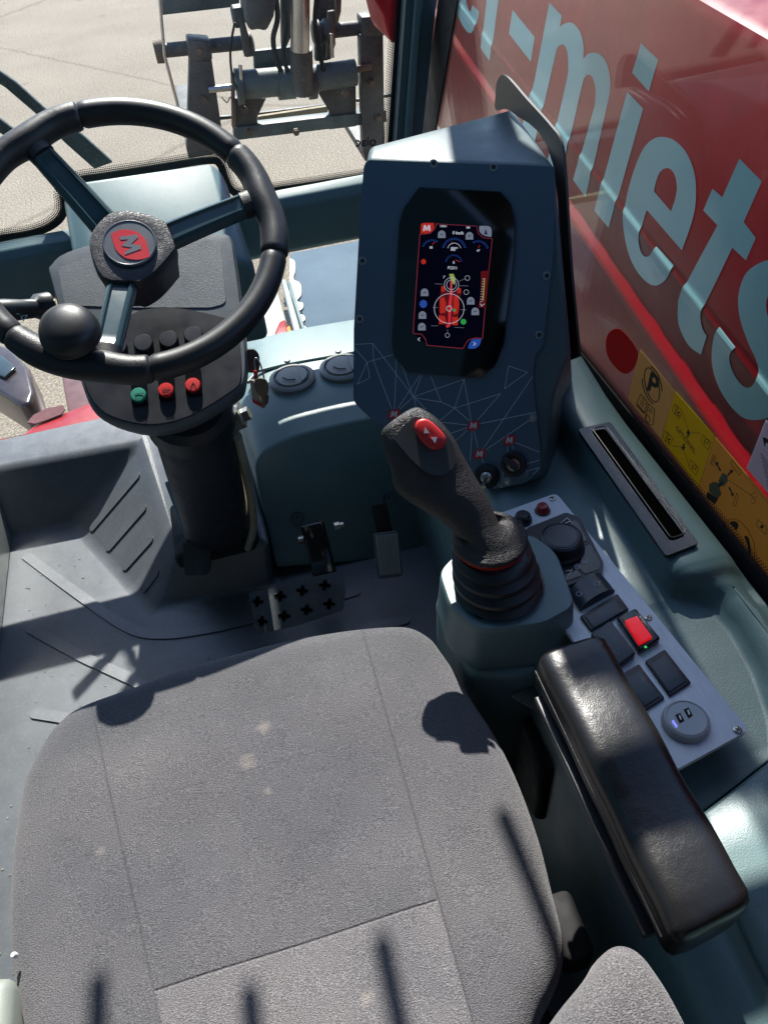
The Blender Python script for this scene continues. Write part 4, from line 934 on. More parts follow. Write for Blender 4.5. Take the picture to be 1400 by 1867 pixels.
#PART4
# small fasteners, prints and crumbs that the place has
for x, y in ((846, 1172), (1034, 1150)):
    c = Z(x, y, .545); lathe('screw', c, (c - V((cxx, cyy, .5))).normalized() + EZ * .3, [(.004, -.004), (.004, .001), (0, .0015)], BLK, ped, 14)
rnd = random.Random(3); bm = bmesh.new()
for i in range(240):
    x, y = rnd.uniform(-.58, .2), rnd.uniform(.45, 1.35)
    if rnd.random() < .4: x = -.58 + abs(rnd.gauss(0, .12))
    if x > -.3 and y > 1.05: continue
    r = rnd.uniform(.0006, .0021); m_ = Matrix.Translation((x, y, r * .5)) @ Matrix.Rotation(rnd.uniform(0, 6), 4, 'Z') @ Matrix.Diagonal((r * rnd.uniform(.7, 1.8), r, r * .6, 1))
    bmesh.ops.create_icosphere(bm, subdivisions=1, radius=1, matrix=m_)
gr_ = bm_obj('grit', bm, plastic('grit', (.33, .30, .24), .9, 0, var=.4), None, 0); gr_['kind'] = 'stuff'; gr_['label'] = 'dry soil crumbs and grit scattered over the rubber floor'; gr_['category'] = 'grit'
# moulded edge line of the armrest pad and its stitched piping
L_ = [aTL.lerp(aBL, s / 20) + (aTL - aTR).normalized() * .0018 + EZ * (-.020) for s in range(0, 21)]
tube('piping', L_, .0011, ARML, ar, 8)
# ================================================================== STEERING WHEEL
wn = V((.0622, -math.sin(.537), math.cos(.537))).normalized(); wc = V((-.0988, .896, .865))
wx = (EX - wn * EX.dot(wn)).normalized(); WH = Plane(wc, wx, wn.cross(wx))
sw = thing('steering_wheel', 'black three spoke steering wheel with round spinner knob and red leaf badge', 'steering wheel', wc - wn * .06)
def ang(x, y, r=None):
    u_, v_ = WH.uv(x, y); return math.atan2(v_, u_)
RW = .1705
def wpt(a, r=RW, h=0): return WH.m @ V((math.cos(a) * r, math.sin(a) * r, h))
cuts = [ang(145, 208), ang(432, 278), ang(499, 465), ang(276, 666), ang(36, 610)]
aTL1 = ang(145, 208); aR1 = ang(432, 278); aR2 = ang(499, 465); aB1 = ang(276, 666); aB2 = ang(36, 600); aSL = ang(66, 270)
aTL2 = aSL + (aSL - aTL1) * 1.0
def arc(name, a0, a1, r, mat, bulge=None, n=40):
    bm = bmesh.new(); rings = []
    for i in range(n + 1):
        a = a0 + (a1 - a0) * i / n; s = i / n
        rr, off, hz = r, 0, 0
        if bulge:
            e = min(s, 1 - s) * 2; k = max(0, min(1, e * 3)); rr = r * (1 + .06 * k)
            g2 = math.exp(-((a - bulge) / .16) ** 2); off = -.0045 * g2; rr *= 1 + .10 * g2
            gl = math.exp(-((abs(a - bulge) - .40) / .13) ** 2); rr *= 1 + .07 * gl
        c = wpt(a, RW + off); er = (wpt(a) - wc).normalized(); edge = .90 if (i in (0, n)) else 1
        rings.append([c + (er * math.cos(k * 2 * math.pi / 24) + WH.n * math.sin(k * 2 * math.pi / 24)) * rr * edge for k in range(24)])
    return loft(name, rings, mat, sw, True, 70)
def wrap(a0, a1):
    while a1 > a0: a1 -= 2 * math.pi
    return a0, a1
TR_ = .0152
# going clockwise in the photo = decreasing angle
seq = [('rim_grip', aTL2 + 0, aTL1, aSL), ('rim_section', aTL1, aR1, None), ('rim_grip', aR1, aR2, ang(478, 362)), ('rim_section', aR2, aB1, None), ('rim_grip', aB1, aB2, ang(188, 668)), ('rim_section', aB2, aTL2, None)]
for nme, a0, a1, sp_ in seq:
    a0, a1 = wrap(a0, a1); g_ = .004
    if sp_ is not None:
        while sp_ > a0: sp_ -= 2 * math.pi
    arc(nme, a0 - g_, a1 + g_, TR_, RUB if sp_ is not None else RUBS, sp_)
bm = bmesh.new(); add_tube(bm, [wpt(k * 2 * math.pi / 96) for k in range(96)], .0128, 14, True); bm_obj('rim_core', bm, BLKM, sw, 60)
# spokes, dished to the hub
def spoke(px_out, px_in, w_out, w_in, dirw=0):
    a = ang(*px_out); u_, v_ = WH.uv(*px_out); ro = RW - .012
    rings = []; er = (wpt(a) - wc).normalized(); et = WH.n.cross(er)
    N = 14
    for i in range(N + 1):
        s = i / N; r = .030 + (.140 - .030) * s; h = -.030 + .026 * s ** .8; w_ = (w_in + (w_out - w_in) * s) / 2; t_ = .0085
        c = wc + er * r + WH.n * h
        prof = [(-1, -.6), (-1, .2), (-.82, .8), (-.62, .95), (-.5, .55), (.5, .55), (.62, .95), (.82, .8), (1, .2), (1, -.6), (.7, -1), (-.7, -1)]
        if s > .93: prof = [(x, y if abs(y) != .55 else .9) for x, y in prof]
        rings.append([c + et * x * w_ + WH.n * y * t_ for x, y in prof])
    loft('spoke', rings, SPOKE, sw, True, 40)
    # grained stub joining spoke to the rim
    rings = []
    for i in range(6):
        s = i / 5; r = .1405 + .026 * s; w_ = w_out / 2 * (1.03 + .08 * s); c = wc + er * r + WH.n * (-.004 + .003 * s)
        rings.append([c + et * math.cos(k * math.pi / 10) * w_ + WH.n * math.copysign(abs(math.sin(k * math.pi / 10)) ** .6, math.sin(k * math.pi / 10)) * .0125 for k in range(20)])
    loft('spoke_stub', rings, RUB, sw, True, 60)
spoke((66, 268), None, .029, .036); spoke((478, 362), None, .029, .036); spoke((190, 664), None, .029, .034)
# hub
hz_ = -.012
hp_ = Plane(wc + WH.n * hz_, wx, wn.cross(wx))
hub = smooth2([(209, 384), (246, 383), (290, 396), (306, 410), (320, 446), (316, 458), (284, 494), (255, 513), (238, 513), (186, 506), (163, 452), (167, 420), (189, 394)], 3)
hu = [V((*hp_.uv(*q), 0)) for q in [(p[0], p[1]) for p in hub]]; hcx = sum(hu, V()) / len(hu)
rings = []
for k, h in ((.93, -.060), (.97, -.03), (1.02, -.012), (1.0, -.003), (.965, 0), (.60, .002), (.57, .0015)): rings.append([hp_.m @ (hcx + (p - hcx) * k + V((0, 0, h))) for p in hu])
ho = loft('hub', rings, leather('hub_grain', (.035, .033, .040), 440, .38, .24, .0006), sw, True, 35)
hcw = hp_.hit(237, 446, .0)
bd = lathe('badge', hcw, hp_.n, [(.0305, -.002), (.0305, .004), (.029, .0052), (.0275, .0042), (.0, .0046)], plastic('badge_grey', (.13, .14, .155), .3, 0), ho, 48, 30)
BPZ = Plane(hcw, wx, wn.cross(wx))
def hbx(p): return [(160 + x / 8.75, 380 + y / 8.75) for x, y, *r in p]
lfz = smooth2([(370, 400, 1), (480, 345), (600, 328), (740, 352), (800, 375), (900, 465), (940, 530), (960, 610), (995, 762, 1), (880, 800), (760, 812), (620, 792), (540, 745), (470, 680), (420, 590)], 4)
BPZ.plate('leaf_logo', [hbx([(p[0], p[1]) for p in lfz])], .0047, .0052, plastic('badge_red', (.65, .02, .03), .3, 0), bd)
BPZ.plate('letter_m', [hbx([(500, 450), (780, 410), (803, 455), (690, 560), (845, 585), (850, 640), (590, 735), (600, 680), (712, 620), (540, 592), (645, 487), (522, 497)])], .0053, .0057, plastic('badge_letter', (.16, .17, .19), .3, 0), bd)
# spinner knob
kc = WH.hit(134, 618, .012)
ka = (WH.n + V((0, 0, .15))).normalized()
kb = lathe('spinner_knob', kc, ka, [(.014, -.012), (.014, .002), (.026, .004), (.0305, .009), (.0318, .0125), (.0315, .014), (.0308, .0145), (.0305, .019), (.028, .0255), (.022, .0305), (.013, .0335), (.005, .0343), (0, .0345)], RUBS, sw, 64, 60)
lathe('clamp', kc - ka * .006, ka, [(.020, -.012), (.021, .004), (.017, .008)], BLK, kb, 30)
# ================================================================== STEERING COLUMN AND CLUSTER
col = thing('steering_column', 'black steering column with instrument pod, coloured warning buttons and control stalk behind the wheel', 'steering column', Z(395, 975, .10))
CLp = T(275, 610, 1.000); CL = Plane(CLp, (1, 0.02, 0), (0, math.cos(math.radians(30)), math.sin(math.radians(30))))
pod = [(92, 480), (120, 458), (200, 436), (300, 428), (400, 424), (420, 432), (428, 470), (440, 560), (448, 640), (446, 692), (428, 716), (346, 764), (272, 780), (200, 764), (166, 738), (146, 690), (118, 600), (90, 500)]
pf = [V((*CL.uv(*q), 0)) for q in [(p[0], p[1]) for p in smooth2(pod, 3)]]; pcx = sum(pf, V()) / len(pf)
rings = []
for k, h in ((.70, -.085), (.90, -.060), (.985, -.035), (1.015, -.012), (1.0, -.004), (.985, 0), (.9, .001)): rings.append([CL.m @ (pcx + (p - pcx) * k + V((0, 0, h))) for p in pf])
podo = loft('instrument_pod', rings, plastic('pod_plastic', (.105, .125, .145), .42, 800, .4, .0006, .06), col, True, 40)
lid = fillet([(106, 488), (200, 452), (402, 438), (412, 552), (385, 560), (250, 560), (118, 556)], [10, 4, 8, 10, 8, 4, 8], 4)
CL.plate('access_lid', [lid], .0005, .0022, plastic('lid_plastic', (.15, .165, .18), .42, 800, .5, .0008, .06), podo)
fac = smooth2([(238, 574), (268, 563), (330, 562), (405, 578), (430, 588), (438, 640), (438, 690), (422, 712), (344, 758), (272, 773), (204, 758), (172, 732), (152, 690), (150, 650), (190, 600)], 4)
CL.plate('dark_fascia', [fac], .0008, .0026, plastic('fascia', (.010, .011, .018), .4, 900, .2, .0004), podo)
def lamp(cx, cy, mat):
    s = CL.plate('button_socket', fillet([(cx - 15, cy - 32), (cx + 13, cy - 36), (cx + 16, cy + 14), (cx - 13, cy + 18)], 3, 3), .0026, .006, BLKG, podo)
    c = CL.hit(cx, cy, .006); b = lathe('warning_button', c, CL.n, [(.0098, 0), (.0098, .0025), (.0088, .0042), (0, .005)], mat, s, 28); return b, c + CL.n * .0051
icm = flat('button_icon', (.20, .015, .02), .5)
b, c = lamp(253, 721, GREEN); lab(b, 'green button'); CB = Plane(c, wx, wn.cross(wx)); bx = (253, 721)
def bi_(b, pts_list, mat, cc):
    for i, q in enumerate(pts_list): CL.plate('button_icon', [q], .0113 + i * .0001, .0116 + i * .0001, mat, b)
bi_(b, strip([(246, 718), (261, 716), (260, 726), (247, 728), (246, 718)], 1.2), flat('icon_dark_green', (.01, .06, .04), .5), c)
b, c = lamp(303, 712, REDB); lab(b, 'left red button'); bi_(b, [seg_poly((295, 708 + k * 3), (311, 706 + k * 3), 1) for k in range(4)], icm, c)
b, c = lamp(352, 703, REDB); lab(b, 'right red button with triangle'); bi_(b, strip([(345, 708), (352, 696), (359, 706), (345, 708)], 1.3), icm, c)
for x, y in ((215, 634), (262, 627), (308, 620), (353, 612)):
    c = CL.hit(x, y, .0026); lathe('push_button', c, CL.n, [(.0125, 0), (.0125, .003), (.011, .0055), (0, .006)], plastic('button_dark', (.03, .034, .05), .4, 0) if x == 215 else bpy.data.materials['button_dark'], podo, 28)
# column tube
ct, cbm = T(345, 758, 1.07), Z(398, 958, .15)
ax_ = (cbm - ct)
rings = []
for s, r in ((0, .052), (.1, .055), (.3, .058), (.6, .061), (.85, .064), (.95, .063), (1, .055)):
    c = ct + ax_ * s; u_, v_ = EX, EX.cross(ax_.normalized()).normalized()
    rings.append([c + (u_ * math.copysign(abs(math.cos(a)) ** .8, math.cos(a)) + v_ * math.copysign(abs(math.sin(a)) ** .8, math.sin(a))) * r for a in [k * 2 * math.pi / 40 for k in range(40)]])
loft('column_tube', rings, COLP, col, True, 50)
lathe('column_neck', T(345, 752, 1.06), -ax_.normalized(), [(.062, -.02), (.060, .02), (.05, .03)], BLK, col, 36)
box('column_foot', Z(395, 985, .125) + V((0, .04, 0)), (.17, .16, .04), BLKM, col, .012)
tube('cable', [T(357, 930, 1.42), Z(366, 960, .22), Z(362, 1000, .15), Z(385, 1012, .14)], .006, BLKM, col, 10)
tube('side_bracket', [Z(306, 880, .20) , Z(345, 985, .15)], .006, TEAL_D, col, 8)
# clamp nut and pipes right of the column
lathe('clamp_nut', T(417, 768, 1.13), V((1, -.1, .3)), [(.020, -.012), (.022, -.008), (.022, .006), (.018, .008), (.018, .022), (.010, .024), (.010, .034), (0, .034)], ZINC, col, 6, 20)
lathe('clamp_washer', T(427, 745, 1.14), V((.2, -.5, .8)), [(.011, 0), (.011, .006), (0, .006)], ZINC, col, 16)
tube('pipe', catmull([T(432, 795, 1.14), T(446, 850, 1.24), T(457, 905, 1.36), T(462, 960, 1.46), T(452, 1000, 1.52)], 5), .0075, BRASS, col, 12)
tube('pipe', catmull([T(425, 800, 1.17), T(436, 850, 1.27), T(444, 905, 1.38), T(446, 960, 1.47)], 5), .006, BRASS, col, 12)
# stalk at left
st = [T(92, 556, 1.00), T(70, 560, .99), T(62, 562, .985), T(40, 564, .97), T(12, 566, .96), T(-30, 570, .95)]
tube('control_stalk', st, [.017, .017, .012, .0125, .0145, .016], BLK, col, 24)
ic_ = T(42, 571, .945); icp = Plane(ic_, EX, V((0, .6, .8)))
for s_ in strip([(38, 576), (50, 574), (42, 585), (38, 576)], 1.2) + strip([(30, 572), (36, 572)], 1.2): icp.plate('icon_print', [s_], 0, .0004, LINE, col)
# ignition and keys
ig = T(462, 652, 1.03)
lathe('ignition_switch', T(446, 655, 1.05), V((1, 0, .2)), [(.018, -.02), (.018, .006), (.014, .008)], BLK, col, 24)
kk = thing('key_bunch', 'two metal keys and a red and white tag hanging from the ignition beside the column', 'keys', T(475, 740, 1.02))
KP = Plane(T(462, 660, 1.02), EX, V((0, .35, .94)))
KP.plate('key_head', [smooth2([(450, 642), (457, 637), (466, 639), (473, 650), (473, 672), (468, 679), (450, 679, 1)], 4)], -.003, .003, plastic('key_black', (.055, .052, .05), .35, 600), kk)
ring_c = T(473, 680, 1.00); P = [ring_c + V((math.cos(a) * .0045, math.sin(a) * .010, math.sin(a) * .017)) for a in [k * 2 * math.pi / 28 for k in range(28)]]
tube('split_ring', P, .0011, STEEL, kk, 8, True)
KP2 = Plane(T(475, 712, 1.00), V((1, -.2, 0)), V((0, .3, .95)))
KP2.plate('key', [smooth2([(464, 695), (472, 690), (484, 692), (489, 702), (489, 716), (484, 724), (485, 742, 1), (478, 744, 1), (476, 726), (466, 712)], 4)], 0, .002, plastic('key_brass', (.20, .18, .13), .35, 0, metal=.7), kk)
KP2.plate('key', [smooth2([(484, 718), (490, 722), (489, 733), (485, 738), (480, 730)], 4)], -.004, -.002, plastic('key_steel', (.12, .12, .12), .3, 0, metal=.8), kk)
KP2.plate('tag', [fillet([(455, 692), (462, 694), (482, 744), (460, 730)], 1.5, 3)], -.008, -.005, plastic('tag_pale', (.60, .45, .38), .4, 0), kk)
KP2.plate('tag_stripe', [[(459, 727), (482, 738), (481, 745), (461, 734)]], -.0048, -.0040, REDF, kk)
KP2.plate('tag_strap', [[(462, 676), (469, 676), (470, 690), (463, 692)]], -.008, -.006, REDB, kk)
# ================================================================== PEDALS
def cross(cx, cy, r, w_, rot):
    o = []; 
    for k in range(4):
        a = rot + k * math.pi / 2
        for da, rr in ((-.30, 1), (-.12, 1.08), (.12, 1.08), (.30, 1), (math.pi / 4, .55)): o.append((cx + math.cos(a + da) * r * rr, cy + math.sin(a + da) * r * rr * .92))
    return o
bp_ = Plane(Z(541, 1095, .12), (1, .0, 0), (0, .86, .5))
bk_ = thing('brake_pedal', 'wide black steel brake pedal with eight cross shaped grip holes', 'pedal', Z(541, 1080, .05))
hl = [cross(x, y, 10, 4, .1) for x, y in ((469, 1097), (511, 1087), (551, 1077), (592, 1067), (477, 1133), (518, 1123), (559, 1112), (600, 1101))]
me_ = bp_.plate('pedal_plate', [fillet([(453, 1081), (540, 1058), (626, 1040), (630, 1075), (626, 1112), (548, 1138), (467, 1158)], [4, 0, 4, 0, 4, 0, 4], 3)] + hl, -.003, .004, plastic('pedal_black', (.11, .125, .14), .32, 400, .2, .0006, .3, dust=.25), bk_, 0)
bp_.plate('pedal_hole_shade', [[(460, 1086), (620, 1048), (620, 1106), (474, 1148)]], -.011, -.008, flat('pedal_shadow_black', (.004, .004, .004), .9, spec=.05), bk_)  # black sheet stands in for the shade inside the grip holes
for q in hl:
    P_ = [bp_.hit(x, y, .0042) for x, y in q]; tube('hole_lip', P_, .0011, BLK, me_, 5, True)
box('pedal_arm', bp_.hit(590, 1035) + V((0, .05, -.005)), (.046, .11, .030), BLKG, bk_, .006, EX, V((0, .8, .6)), V((0, -.6, .8)))
lathe('pivot_bolt', bp_.hit(618, 1015) + V((.012, .07, .01)), EX, [(.008, -.004), (.008, .006), (.005, .007), (.005, .014), (0, .014)], ZINC, bk_, 6, 20)
lathe('pivot_bolt', bp_.hit(568, 1030) + V((-.006, .07, .0)), -EX, [(.008, -.004), (.008, .006), (0, .007)], ZINC, bk_, 16, 20)
ap = Plane(Z(709, 1012, .12), (1, 0, 0), (0, .62, .78))
ac = thing('throttle_pedal', 'grey ribbed rubber accelerator pedal right of the steel pedal', 'pedal', Z(709, 1045, .02))
po = fillet([(681, 974), (726, 968), (735, 1050), (690, 1057)], 7, 4)
pp = ap.plate('pedal_pad', [po], 0, .010, plastic('pedal_grey', (.16, .165, .16), .6, 300, .3, .001, .15), ac)
for k in range(9):
    s = (k + .8) / 9.6; a = (683 + 43 * s, 977 - 5 * s); b = (691 + 42 * s, 1050 - 5 * s); ap.plate('rib', [seg_poly(a, b, 2.6)], .010, .0130, plastic('pedal_rib_grey', (.50, .51, .49), .6, 300) if k == 0 else bpy.data.materials['pedal_rib_grey'], pp)
box('pedal_arm', ap.hit(703, 965) + V((0, .030, .002)), (.030, .06, .012), BLKM, ac, .003, EX, V((0, .6, .8)), V((0, -.8, .6)))
tp_ = Plane(Z(358, 1015, .15), (1, 0, 0), (0, .75, .66))
tq = thing('column_pedal', 'small black rubber ribbed column release pedal at the column foot', 'pedal', Z(358, 1040, .12))
pp = tp_.plate('pedal_pad', [fillet([(331, 990), (372, 986), (384, 1000), (384, 1036), (378, 1048), (338, 1050)], [5, 6, 5, 6, 6, 6], 4)], 0, .012, plastic('pedal_rubber', (.075, .075, .075), .6, 300, .4, .001), tq)
for k in range(15):
    y0 = 993 + k * 3.7
    for xa_, xb_ in ((335, 355), (363, 381)): tp_.plate('rib', [seg_poly((xa_, y0 + .5), (xb_, y0 - 1.5), 1.7)], .012, .0135, bpy.data.materials['pedal_rubber'], pp)
box('pedal_arm', tp_.hit(355, 975) + V((0, .05, .0)), (.02, .10, .01), BLKM, tq, .003)
# ================================================================== STICKERS ON THE SIDE WINDOW
SG = Plane((XG - .0012, .6, .7), (0, -1, 0), (0, 0, 1))
def sticker_mat(name, c):
    m, t, b, o = nm(name); b.inputs['Base Color'].default_value = (*c, 1); b.inputs['Roughness'].default_value = .4
    tl_ = t.nodes.new('ShaderNodeBsdfTranslucent'); tl_.inputs[0].default_value = (*c, 1); mx = t.nodes.new('ShaderNodeMixShader'); mx.inputs[0].default_value = .7
    t.links.new(b.outputs[0], mx.inputs[1]); t.links.new(tl_.outputs[0], mx.inputs[2]); t.links.new(mx.outputs[0], o.inputs[0]); return m
def decal(name, label, cat, outline, mat, lv=0, h=.0005):
    o = SG.plate(name, [outline], lv * .0004, lv * .0004 + h, mat, None); tag(o, label, cat); return o
SY = sticker_mat('sticker_sand', (.95, .74, .36)); SYY = sticker_mat('sticker_yellow', (.95, .80, .04)); SO = sticker_mat('sticker_amber', (.95, .66, .16))
qr = smooth2([(1104, 630), (1107, 611), (1118, 600), (1132, 601), (1150, 620), (1162, 641), (1160, 660), (1150, 677), (1138, 681), (1124, 672), (1109, 652)], 4)
decal('round_sticker', 'red rounded sticker on the side window left of the parking sticker', 'sticker', [(p[0], p[1]) for p in qr], sticker_mat('sticker_red', (.80, .07, .07)))
st1 = decal('parking_sticker', 'sand coloured sticker with ringed letter P and open book picture', 'sticker', [(1167, 637), (1230, 712), (1204, 801), (1145, 728)], SY)
def ink(parent, polys, lv=2, mat=INK, name='ink_print'):
    os_ = [SG.plate(name, [p], .0005 + .0001 * (lv + (i % 4)), .0006 + .0001 * (lv + (i % 4)), mat, None) for i, p in enumerate(polys)]
    return join_mesh(name, os_, mat, parent)
def c6(p): return [(950 + x / 3.111, 500 + y / 3.111) for x, y in p]
def c8(p): return [(1120 + x / 4.057, 640 + y / 4.057) for x, y in p]
ink(st1, [c8(arc_band(278, 250, 52, 134, 8, 0, 359, 40, -14)), c8(arc_band(278, 250, 70, 152, 8, 110, 205, 16, -14)), c8(arc_band(278, 250, 70, 152, 8, -70, 25, 16, -14))])
SG.plate('letter_p', [c8([(270, 150), (300, 165), (325, 200), (332, 240), (318, 270), (295, 270), (275, 255), (262, 300), (238, 285)]), c8([(285, 190), (300, 200), (308, 225), (302, 240), (284, 228), (278, 215)])], .0009, .0011, INK, st1)
ink(st1, [c8(q) for q in strip([(195, 318), (240, 365), (225, 455), (165, 385), (195, 318)], 5) + strip([(240, 380), (298, 430), (285, 545), (262, 548), (230, 520), (238, 450), (250, 390)], 5) + strip([(160, 395), (222, 465)], 8) + strip([(200, 345), (228, 372)], 5) + strip([(195, 365), (222, 392)], 5) + strip([(190, 385), (216, 412)], 5) + strip([(250, 415), (285, 445)], 5) + strip([(248, 435), (280, 462)], 5) + [arc_band(245, 500, 18, 34, 5, 0, 359, 16, -20)]])
st2 = decal('pattern_sticker', 'bright yellow sticker reading OPTIONAL between two arrows', 'sticker', [(1231, 713), (1303, 795), (1272, 890), (1205, 802)], SYY)
def mini(cx, cy, s, kind):
    o = strip([(cx - 26 * s, cy - 55 * s), (cx + 34 * s, cy + 5 * s), (cx + 12 * s, cy + 60 * s), (cx - 40 * s, cy + 0 * s), (cx - 26 * s, cy - 55 * s)], 2.2)
    if kind == 0: o += strip([(cx - 12, cy - 42), (cx + 6, cy - 28), (cx, cy - 10), (cx - 14, cy - 20), (cx - 12, cy - 42)], 3) + [ring_px(cx + a, cy + b, 6, 8, 7) for a, b in ((-14, 0), (10, 14), (-2, 16), (-20, 22), (4, 36))]
    else: o += strip([(cx - 14, cy + 20), (cx - 10, cy - 20), (cx + 12, cy - 14), (cx + 20, cy + 10)], 3) + [[(cx - 20, cy - 4), (cx - 8, cy - 8), (cx - 10, cy + 10)], [(cx + 4, cy + 4), (cx + 14, cy + 6), (cx + 6, cy + 22)]]
    return o
ol_ = mini(468, 440, 1, 0) + mini(398, 640, 1, 0) + mini(680, 670, 1.0, 1) + mini(590, 860, 1.0, 1)
ol_ += [[(530, 612), (545, 578), (566, 616), (553, 612), (546, 640), (536, 636), (541, 610)], [(510, 684), (522, 688), (514, 710), (526, 708), (508, 740), (492, 704), (504, 708)]]
ink(st2, [c8(q) for q in ol_])
ink(st2, [c8(q) for q in strip([(568, 604), (632, 608)], 4) + strip([(430, 700), (492, 710)], 4) + strip([(505, 455), (540, 575)], 2) + strip([(515, 745), (552, 850)], 2)], 2, flat('rust_ink', (.45, .08, .03), .5))
p0, p1 = SG.hit(*c8([(480, 595)])[0], .0009), SG.hit(*c8([(572, 715)])[0], .0009)
text('OPTIONAL', basis((p0 + p1) / 2, p1 - p0, EZ), .0058 * 1.6, .0001, INK, st2, 'lettering')
st3 = decal('joystick_sticker', 'long amber sticker with joystick diagram, arrows and small symbols', 'sticker', [(1304, 797), (1500, 1030), (1480, 1150), (1273, 891)], SO)
ol_ = [[(745, 815), (770, 828), (765, 842), (790, 882), (780, 890), (758, 846), (750, 850)], [(835, 915), (855, 890), (850, 880), (880, 878), (870, 905), (860, 900), (845, 925)], [(842, 1010), (854, 1004), (872, 1050), (880, 1046), (882, 1080), (858, 1058), (866, 1054)]]
ol_ += strip([(730, 765), (748, 778), (728, 850), (708, 836), (730, 765)], 2.5) + strip([(738, 780), (716, 832)], 3) + strip([(872, 808), (938, 895), (925, 920), (855, 830), (872, 808)], 2.5) + strip([(905, 1050), (915, 1070), (895, 1150), (875, 1140), (905, 1050)], 2.5) + strip([(845, 955), (1015, 1070)], 2.5) + strip([(1060, 1245), (1125, 1305), (1118, 1360), (1050, 1290), (1060, 1245)], 2.5)
ol_ += [arc_band(1035, 1065, 22, 20, 3, 30, 330, 14), arc_band(1025, 1110, 16, 22, 3, -150, 150, 14), arc_band(920, 1420, 105, 190, 3, 0, 359, 50, -22)]
ol_ += [smooth2([(850, 1270), (885, 1258), (912, 1275), (915, 1300), (900, 1325), (880, 1300)], 3), smooth2([(960, 1370), (990, 1380), (1005, 1440), (1010, 1500), (990, 1510), (985, 1440)], 3), ring_px(1090, 1300, 12, 14, 10)]
ink(st3, [c8([(p[0], p[1]) for p in q]) for q in ol_])
ink(st3, [c8(q) for q in ([(800, 900), (835, 920), (838, 960), (810, 1000), (780, 985), (768, 960)], [(735, 965), (765, 975), (790, 1060), (765, 1090), (700, 1040), (700, 985)])], 3, flat('olive_ink', (.14, .13, .06), .5))
ink(st3, [c8(q) for q in ([(690, 1040), (768, 1092), (740, 1135), (676, 1080)], [(762, 985), (796, 960), (800, 990), (775, 1010)])], 7, INK)
nt_ = decal('paper_notice', 'white printed paper notice behind the window above the amber sticker', 'paper notice', [(1396, 765), (1600, 1000), (1560, 1090), (1361, 853)], sticker_mat('paper', (.80, .80, .85)), -3)
tl = []
for k in range(9):
    a = (1388 - k * 3.2, 832 + k * 8); 
    tl.append(seg_poly((1386 + k * 1.5, 826 + k * 7), (1402 + k * 4 + 30, 848 + k * 9 + 34), 1.2))
o_ = [SG.plate('print_lines', [q], -.0006 + .00005 * i, -.0005 + .00005 * i, flat('notice_ink', (.2, .2, .25), .6) if i == 0 else bpy.data.materials['notice_ink'], None) for i, q in enumerate(tl)]
join_mesh('print_lines', o_, bpy.data.materials['notice_ink'], nt_)
SG.plate('bold_mark', [smooth2([(1391, 797), (1398, 800), (1404, 806), (1402, 812), (1397, 806), (1394, 814), (1392, 806)], 3)], -.0006, -.0004, INK, nt_)
#PART5
# ================================================================== TELESCOPIC BOOM (right of the cab)
bd_ = V((.135, .991, 0)).normalized(); bn = V((-.991, .135, 0)).normalized(); B0 = V((.698, .922, .589))
bo_t = thing('telescopic_boom', 'glossy red telescopic boom with large pale cyan lettering outside the side window', 'boom', B0 + V((.15, 0, -.3)))
def RZ(z): return z
sec = [(-.02, .955), (-.006, .948), (0, .935), (0, .604), (.0008, .598), (.0025, .593), (.0034, .587), (.003, .580), (.0022, .570), (.0022, .490), (.005, .483), (.012, .474), (.0155, .466), (.016, .458), (.0135, .450), (.006, .445), (.0005, .436), (-.004, .30), (-.03, .10), (-.05, -.05), (-.30, -.05), (-.33, .955)]
L0, L1 = -2.6, 3.2
rings = []
NS = 60
for i in range(NS + 1):
    s = L0 + (L1 - L0) * i / NS; b_ = B0 + bd_ * s
    rings.append([V((b_.x + bn.x * (o + .0003 * math.sin(s * 9 + z * 7)), b_.y + bn.y * o, z)) for o, z in sec])
loft('boom_body', rings, RED, bo_t, True, 28)
# nose at the far end
nz = []
for s, k in ((3.2, 1), (3.5, .85), (3.8, .6)):
    b_ = B0 + bd_ * s; nz.append([V((b_.x + bn.x * o * k, b_.y + bn.y * o, .45 + (z - .45) * k - (1 - k) * .2)) for o, z in sec])
loft('boom_head', nz, RED, bo_t, True, 30)
BP0 = Plane(B0, -bd_, EZ)     # u to the rear (right in the picture), v up, normal towards the cab
def prof_o(z):
    for (o1, z1), (o2, z2) in zip(sec[2:17], sec[3:18]):
        if z2 <= z <= z1: return o1 + (o2 - o1) * (z1 - z) / (z1 - z2 + 1e-9)
    return 0
def letter(name, outs, sm=5):
    ols = []
    for ol in outs:
        q = smooth2(ol, sm); ols.append([BP0.uv(p[0], p[1]) for p in q])
    me = fill2d(ols, 0); bm = bmesh.new(); bm.from_mesh(me)
    for zz in [p[1] - B0.z for p in sec[3:17]]:
        bmesh.ops.bisect_plane(bm, geom=bm.verts[:] + bm.edges[:] + bm.faces[:], plane_co=(0, zz, 0), plane_no=(0, 1, 0))
    bmesh.ops.remove_doubles(bm, verts=bm.verts, dist=1e-5)
    for v in bm.verts: v.co.z = prof_o(v.co.y + B0.z) + .0009
    ret = bmesh.ops.solidify(bm, geom=bm.faces[:], thickness=.0008) if False else None
    bm.to_mesh(me); bm.free(); me.transform(BP0.m)
    o = finish(name, me, CYAN, bo_t, 30); return o
def k5(p): return [tuple([780 + q[0] / 2.258, q[1] / 2.258] + ([1] if len(q) > 2 else [])) for q in p]
letter('letter_hyphen', [k5([(350, 38, 1), (441, 150, 1), (425, 252, 1), (335, 136, 1)])])
